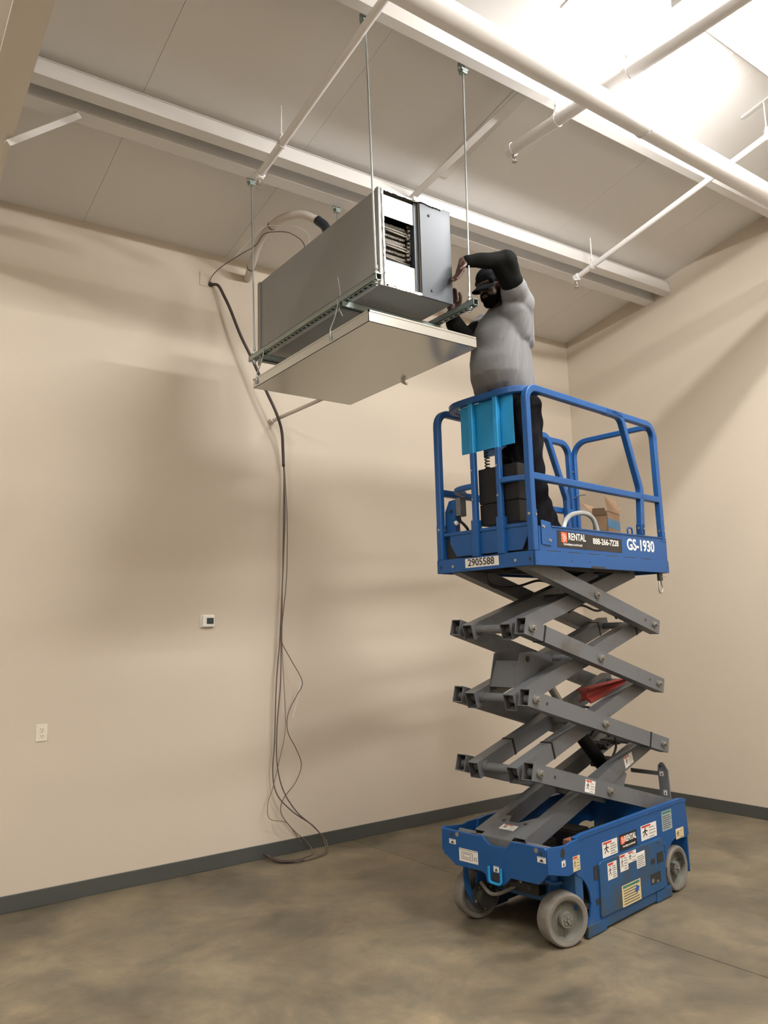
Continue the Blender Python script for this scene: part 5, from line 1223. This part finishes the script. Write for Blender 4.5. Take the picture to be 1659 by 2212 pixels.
# hands as part of the same body: palms, five fingers each
def hand(w_, dirv, palm_n, side, curl, s=1.0):
    """w_ wrist, dirv pointing direction, palm_n palm normal, side = direction of the thumb"""
    d = V(dirv).normalized(); n = V(palm_n); n = (n-d*n.dot(d)).normalized(); t = d.cross(n).normalized()
    if t.dot(V(side)) < 0: t = -t
    out = [C(w_, 0.027*s, w_+d*0.03, 0.026*s)]
    for k in range(4):
        o_ = t*(0.028-0.0185*k)*s; base = w_+d*(0.085-0.004*abs(k-1))*s+o_
        out.append(C(w_+d*0.02+o_*0.7, 0.016*s, base, 0.0125*s))
        L3 = [(0.042, 0.045, 0.042, 0.034)[k]*s, (0.026, 0.029, 0.027, 0.021)[k]*s, (0.020, 0.022, 0.021, 0.018)[k]*s]
        a = curl*(0.6+0.1*k); q = base; ang = a*0.6
        for j, L in enumerate(L3):
            dd = d*math.cos(ang)+n*math.sin(ang); q2 = q+dd*L; out.append(C(q, (0.0100-0.0008*j)*s, q2, (0.0092-0.0008*j)*s)); q = q2; ang += a*0.75
    th0 = w_+d*0.025*s+t*0.026*s; th1 = th0+(t*0.75+d*0.75+n*0.2).normalized()*0.042*s; th2 = th1+(d*0.9+t*0.15+n*0.45).normalized()*0.034*s; th3 = th2+(d*0.9-t*0.2+n*0.5).normalized()*0.026*s
    out += [C(th0, 0.015*s, th1, 0.0125*s), C(th1, 0.0122*s, th2, 0.0108*s), C(th2, 0.0108*s, th3, 0.009*s)]
    return out
hN = hand(wrN, (-0.30, 0.10, -0.95), (-0.9, 0.15, 0.2), (0, -1.0, 0), 0.45)
hF = hand(wrF, (-0.12, -0.20, 0.95), (-0.85, -0.45, -0.1), (0.1, -0.95, 0.2), 1.25)
body = blob('body', bd, 'skin', pe, voxel=0.0075, smooth_it=3)
hA = blob('hand', hN, 'skin', pe, voxel=0.0035, smooth_it=2); hB = blob('hand', hF, 'skin', pe, voxel=0.0035, smooth_it=2)
# eyes
bm = nb()
for s_ in (-1, 1): bmesh.ops.create_icosphere(bm, subdivisions=2, radius=0.0115, matrix=Matrix.Translation(hd(-0.079, s_*0.030, 0.008)))
obj('eyes', bm, 'ink', pe, smooth=True)
# beard, hair
def whisk(v, n): return v+n*0.004*math.sin(v.x*310+v.y*270)*math.sin(v.z*290+v.y*190)
blob('beard', [E_(hd(-0.026, 0, -0.082), (0.064, 0.058, 0.048), hr), E_(hd(-0.052, 0, -0.112), (0.042, 0.044, 0.032), hr), C(hd(0.010, -0.072, -0.030), 0.008, hd(-0.012, -0.060, -0.080), 0.018), C(hd(0.010, 0.072, -0.030), 0.008, hd(-0.012, 0.060, -0.080), 0.018), C(hd(-0.094, -0.016, -0.045), 0.0065, hd(-0.094, 0.016, -0.045), 0.0065), C(hd(-0.092, -0.026, -0.048), 0.007, hd(-0.080, -0.034, -0.080), 0.010), C(hd(-0.092, 0.026, -0.048), 0.007, hd(-0.080, 0.034, -0.080), 0.010), E_(hd(-0.084, 0, -0.086), (0.016, 0.024, 0.014))], 'beard', pe, voxel=0.0045, smooth_it=2, fn=whisk)
# cap with brim and badge
cap = blob('cap', [E_(hd(0.012, 0, 0.055), (0.108, 0.086, 0.082), hr), C(hd(-0.05, -0.05, 0.035), 0.028, hd(-0.05, 0.05, 0.035), 0.028), C(hd(0.085, -0.03, 0.022), 0.025, hd(0.085, 0.03, 0.022), 0.025), C(hd(0.0, -0.068, 0.030), 0.020, hd(0.06, -0.055, 0.028), 0.020), C(hd(0.0, 0.068, 0.030), 0.020, hd(0.06, 0.055, 0.028), 0.020)], 'cap', pe, voxel=0.006, smooth_it=4)
bm = nb(); g = []
for i in range(9):
    row = []
    for j in range(13):
        a = -PI*0.5+PI*j/12; r0 = 0.085; x = -0.052-(0.150)*(i/8)*math.cos(a)**0.6 if math.cos(a) > 1e-6 else -0.052
        y = math.sin(a)*(0.076-0.003*i); z = 0.034-0.052*(i/8)**1.2-(y/0.075)**2*0.034
        row.append(bm.verts.new(hd(x, y, z)))
    g.append(row)
for i in range(8):
    for j in range(12): 
        try: bm.faces.new((g[i][j], g[i+1][j], g[i+1][j+1], g[i][j+1]))
        except ValueError: pass
bmesh.ops.remove_doubles(bm, verts=bm.verts, dist=1e-5)
br = obj('cap_brim', bm, 'cap', cap, smooth=True); md = br.modifiers.new('s', 'SOLIDIFY'); md.thickness = 0.004
blob('cap_badge', [E_(hd(-0.030, -0.046, 0.116), (0.024, 0.012, 0.009), hr), E_(hd(-0.010, -0.054, 0.112), (0.014, 0.010, 0.008), hr)], mat('cap_badge_pink', (0.55, 0.25, 0.22), 0.6), cap, voxel=0.003, smooth_it=1)
CB = Vector((0.05, 0, 0.064))
blob('cap_back_panel', [E_(hd(*CB), (0.074, 0.084, 0.079), hr)], 'capgrey', cap, voxel=0.006, smooth_it=2)
# black undershirt sleeves
def fold(v, n, amp=0.006, f=38):
    return v + n*amp*(math.sin(v.x*f+v.z*f*0.6+math.sin(v.y*21)*1.3)*0.5+math.sin(v.z*f*1.7-v.x*13+v.y*19)*0.35)
eN2 = elN+V(0.01, -0.005, 0.008)
blob('sleeve', [C(shN+V(0.0, 0, 0.02), 0.085, elN, 0.066), C(elN, 0.060, wrN.lerp(elN, 0.12), 0.043), E_(eN2, (0.070, 0.060, 0.058)), C(shN.lerp(elN, 0.55), 0.078, elN.lerp(wrN, 0.22), 0.056)], 'sleeve', pe, voxel=0.008, smooth_it=5, fn=lambda v, n: fold(v, n, 0.005, 34))
blob('sleeve', [C(shF, 0.075, elF, 0.062), C(elF, 0.062, wrF.lerp(elF, 0.10), 0.042), E_(elF+V(-0.01, 0, -0.015), (0.066, 0.062, 0.058)), C(elF.lerp(shF, 0.3)+V(-0.02, 0, -0.02), 0.068, wrF.lerp(elF, 0.4), 0.060)], 'sleeve', pe, voxel=0.008, smooth_it=5, fn=lambda v, n: fold(v, n, 0.005, 34))
# grey t-shirt: body hanging over the belly, open hem, short sleeves
LO = [(3.30, 0.18, 0.50, 0.31, 0.19), (3.38, 0.165, 0.50, 0.31, 0.20), (3.44, 0.150, 0.495, 0.31, 0.205), (3.50, 0.095, 0.490, 0.31, 0.210), (3.58, 0.050, 0.478, 0.31, 0.212), (3.68, 0.042, 0.462, 0.31, 0.210), (3.78, 0.058, 0.448, 0.305, 0.204),
      (3.88, 0.075, 0.445, 0.305, 0.200), (3.96, 0.12, 0.44, 0.305, 0.190), (4.03, 0.165, 0.42, 0.305, 0.150), (4.075, 0.19, 0.375, 0.305, 0.10), (4.10, 0.20, 0.35, 0.305, 0.082)]
sh = [('l', LO, PO), C(p(0.29, 0.21, 3.95), 0.112, shN+V(0.01, -0.002, 0.01), 0.106), C(shN+V(0.015, 0.01, 0.02), 0.102, shN.lerp(elN, 0.36)+V(0.01, 0, 0), 0.094), C(p(0.235, 0.15, 4.00), 0.105, p(0.27, 0.16, 3.86), 0.09),
      C(p(0.32, 0.42, 3.95), 0.10, shF, 0.085), C(shF, 0.085, shF.lerp(elF, 0.22), 0.080), C(p(0.345, 0.16, 3.82), 0.07, p(0.31, 0.15, 4.03), 0.082)]
def shirtfold(v, n):
    w = v.z+2.357  # absolute height
    k = max(0.0, min(1.0, (4.0-w)/0.5))
    # drape: narrow pleats that fan down and back from the raised shoulder, deeper towards the hem
    ax_, az_ = v.x-(0.30-0.42), 4.05-w
    th = math.atan2(ax_, max(az_, 0.02)+0.15)
    rr_ = math.hypot(ax_, az_)
    bk = max(0.28, min(1.0, (ax_+0.20)/0.22))*(0.4+0.6*max(0.0, min(1.0, (rr_-0.08)/0.2)))
    g1 = (1-abs(math.sin(th*13+0.5*math.sin(rr_*6)+v.y*5)))**2.2
    g2 = (1-abs(math.sin(th*24+0.7*math.sin(rr_*9+1)+v.y*9)))**2.5
    hemw = 0.006*math.sin(v.x*52+math.sin(v.y*40)) *max(0.0, min(1.0, (3.58-w)/0.12))
    v = v+n*(-0.020*g1*(0.35+0.65*k)*bk-0.009*g2*bk+0.004*math.sin(th*9+2)+hemw)
    return v
shirt = blob('t_shirt', sh, 'shirt', pe, voxel=0.0075, smooth_it=9, fn=shirtfold)
# trim the shirt at the hem
bm = bmesh.new(); bm.from_mesh(shirt.data)
bmesh.ops.bisect_plane(bm, geom=bm.verts[:]+bm.edges[:]+bm.faces[:], plane_co=p(0.30, 0.10, 3.462), plane_no=V(0.20, -0.25, -1), clear_outer=True)
bm.to_mesh(shirt.data); bm.free()
md = shirt.modifiers.new('s', 'SOLIDIFY'); md.thickness = 0.005; md.offset = -1
for q_ in shirt.data.polygons: q_.use_smooth = True
# trousers with crumpled waistband, boots
blob('trousers', [E_(p(0.315, 0.31, 3.42), (0.185, 0.19, 0.150)), C(hipN, 0.138, knN, 0.100), C(knN, 0.100, anN, 0.088), C(hipF, 0.145, knF, 0.112), C(knF, 0.118, anF, 0.100), C(p(0.33, 0.31, 3.30), 0.15, p(0.35, 0.31, 3.16), 0.13), E_(knF+V(-0.02, 0, 0.02), (0.10, 0.09, 0.11))], 'trouser', pe, voxel=0.011, smooth_it=5,
     fn=lambda v, n: v+n*(0.007*math.sin(v.z*14+v.x*31+math.sin(v.y*30)*1.5)+0.004*math.sin(v.z*41-v.x*43+v.y*20)))
for a in (anN, anF):
    blob('boot', [C(a+V(0.0, 0, 0.02), 0.052, V(a.x, a.y, 0.055), 0.050), C(V(a.x+0.02, a.y, 0.042), 0.040, V(a.x-0.15, a.y-0.012, 0.036), 0.034), C(V(a.x-0.05, a.y, 0.05), 0.045, V(a.x-0.13, a.y-0.012, 0.036), 0.038)], 'black', pe, voxel=0.007, smooth_it=3)

#SECTION split
# ================================================================ separate pieces that were modelled together become objects of their own
RENAME = {'nut_and_washer': 'hex_nut', 'bolt': 'bolt', 'corner_trim': 'corner_trim', 'deck_beam': 'deck_beam', 'battery_box': 'battery_box', 'gate_pin': 'gate_pin', 'lug_bolts': 'lug_bolt',
          'motor_bolt': 'motor_bolt', 'post_bolt': 'post_bolt', 'screw': 'screw', 'socket_bolt': 'socket_bolt', 'valve_block': 'valve', 'collar': 'collar', 'lower_bracket': 'lower_bracket',
          'front_frame': 'frame_member', 'inner_partition': 'inner_partition', 'steering_link': 'steering_link', 'hole': 'hole', 'weld_seam': 'weld_seam', 'slot': 'slot', 'motor_terminals': 'motor_terminal',
          'eyes': 'eye', 'door_latch': 'door_latch', 'rim_rib': 'rim_rib', 'coil_fittings': 'coil_fitting', 'bracket_bolt': 'bracket_bolt', 'mount_pin': 'mount_pin', 'rusty_bracket': 'rusty_bracket', 'hanger_rod': 'hanger_rod', 'pocket_debris': 'paper_scrap'}
def split_pieces(o, newname):
    me = o.data; n = len(me.vertices); par = list(range(n))
    def find(a):
        while par[a] != a: par[a] = par[par[a]]; a = par[a]
        return a
    for e in me.edges:
        a, b = find(e.vertices[0]), find(e.vertices[1])
        if a != b: par[a] = b
    groups = {}
    for p_ in me.polygons: groups.setdefault(find(p_.vertices[0]), []).append(p_)
    if len(groups) < 2: return
    for key, polys in groups.items():
        idx = {}; vs = []; fs = []
        for p_ in polys:
            f = []
            for v in p_.vertices:
                if v not in idx: idx[v] = len(vs); vs.append(me.vertices[v].co.copy())
                f.append(idx[v])
            fs.append(f)
        m2 = bpy.data.meshes.new(newname); m2.from_pydata(vs, [], fs)
        for m_ in me.materials: m2.materials.append(m_)
        for q, p_ in zip(m2.polygons, polys): q.material_index = p_.material_index; q.use_smooth = p_.use_smooth
        c = bpy.data.objects.new(newname, m2); COL.objects.link(c); c.parent = o.parent; c.matrix_parent_inverse = o.matrix_parent_inverse.copy()
        c.location = o.location; c.rotation_euler = o.rotation_euler
        for md_ in o.modifiers:
            nm_ = c.modifiers.new(md_.name, md_.type)
            if md_.type == 'BEVEL': nm_.width = md_.width; nm_.segments = md_.segments; nm_.limit_method = md_.limit_method; nm_.angle_limit = md_.angle_limit
            if md_.type == 'EDGE_SPLIT': nm_.split_angle = md_.split_angle
    bpy.data.objects.remove(o, do_unlink=True)
for o in [x for x in bpy.data.objects if x.type == 'MESH' and not x.children and x.name.split('.')[0] in RENAME]:
    split_pieces(o, RENAME[o.name.split('.')[0]])
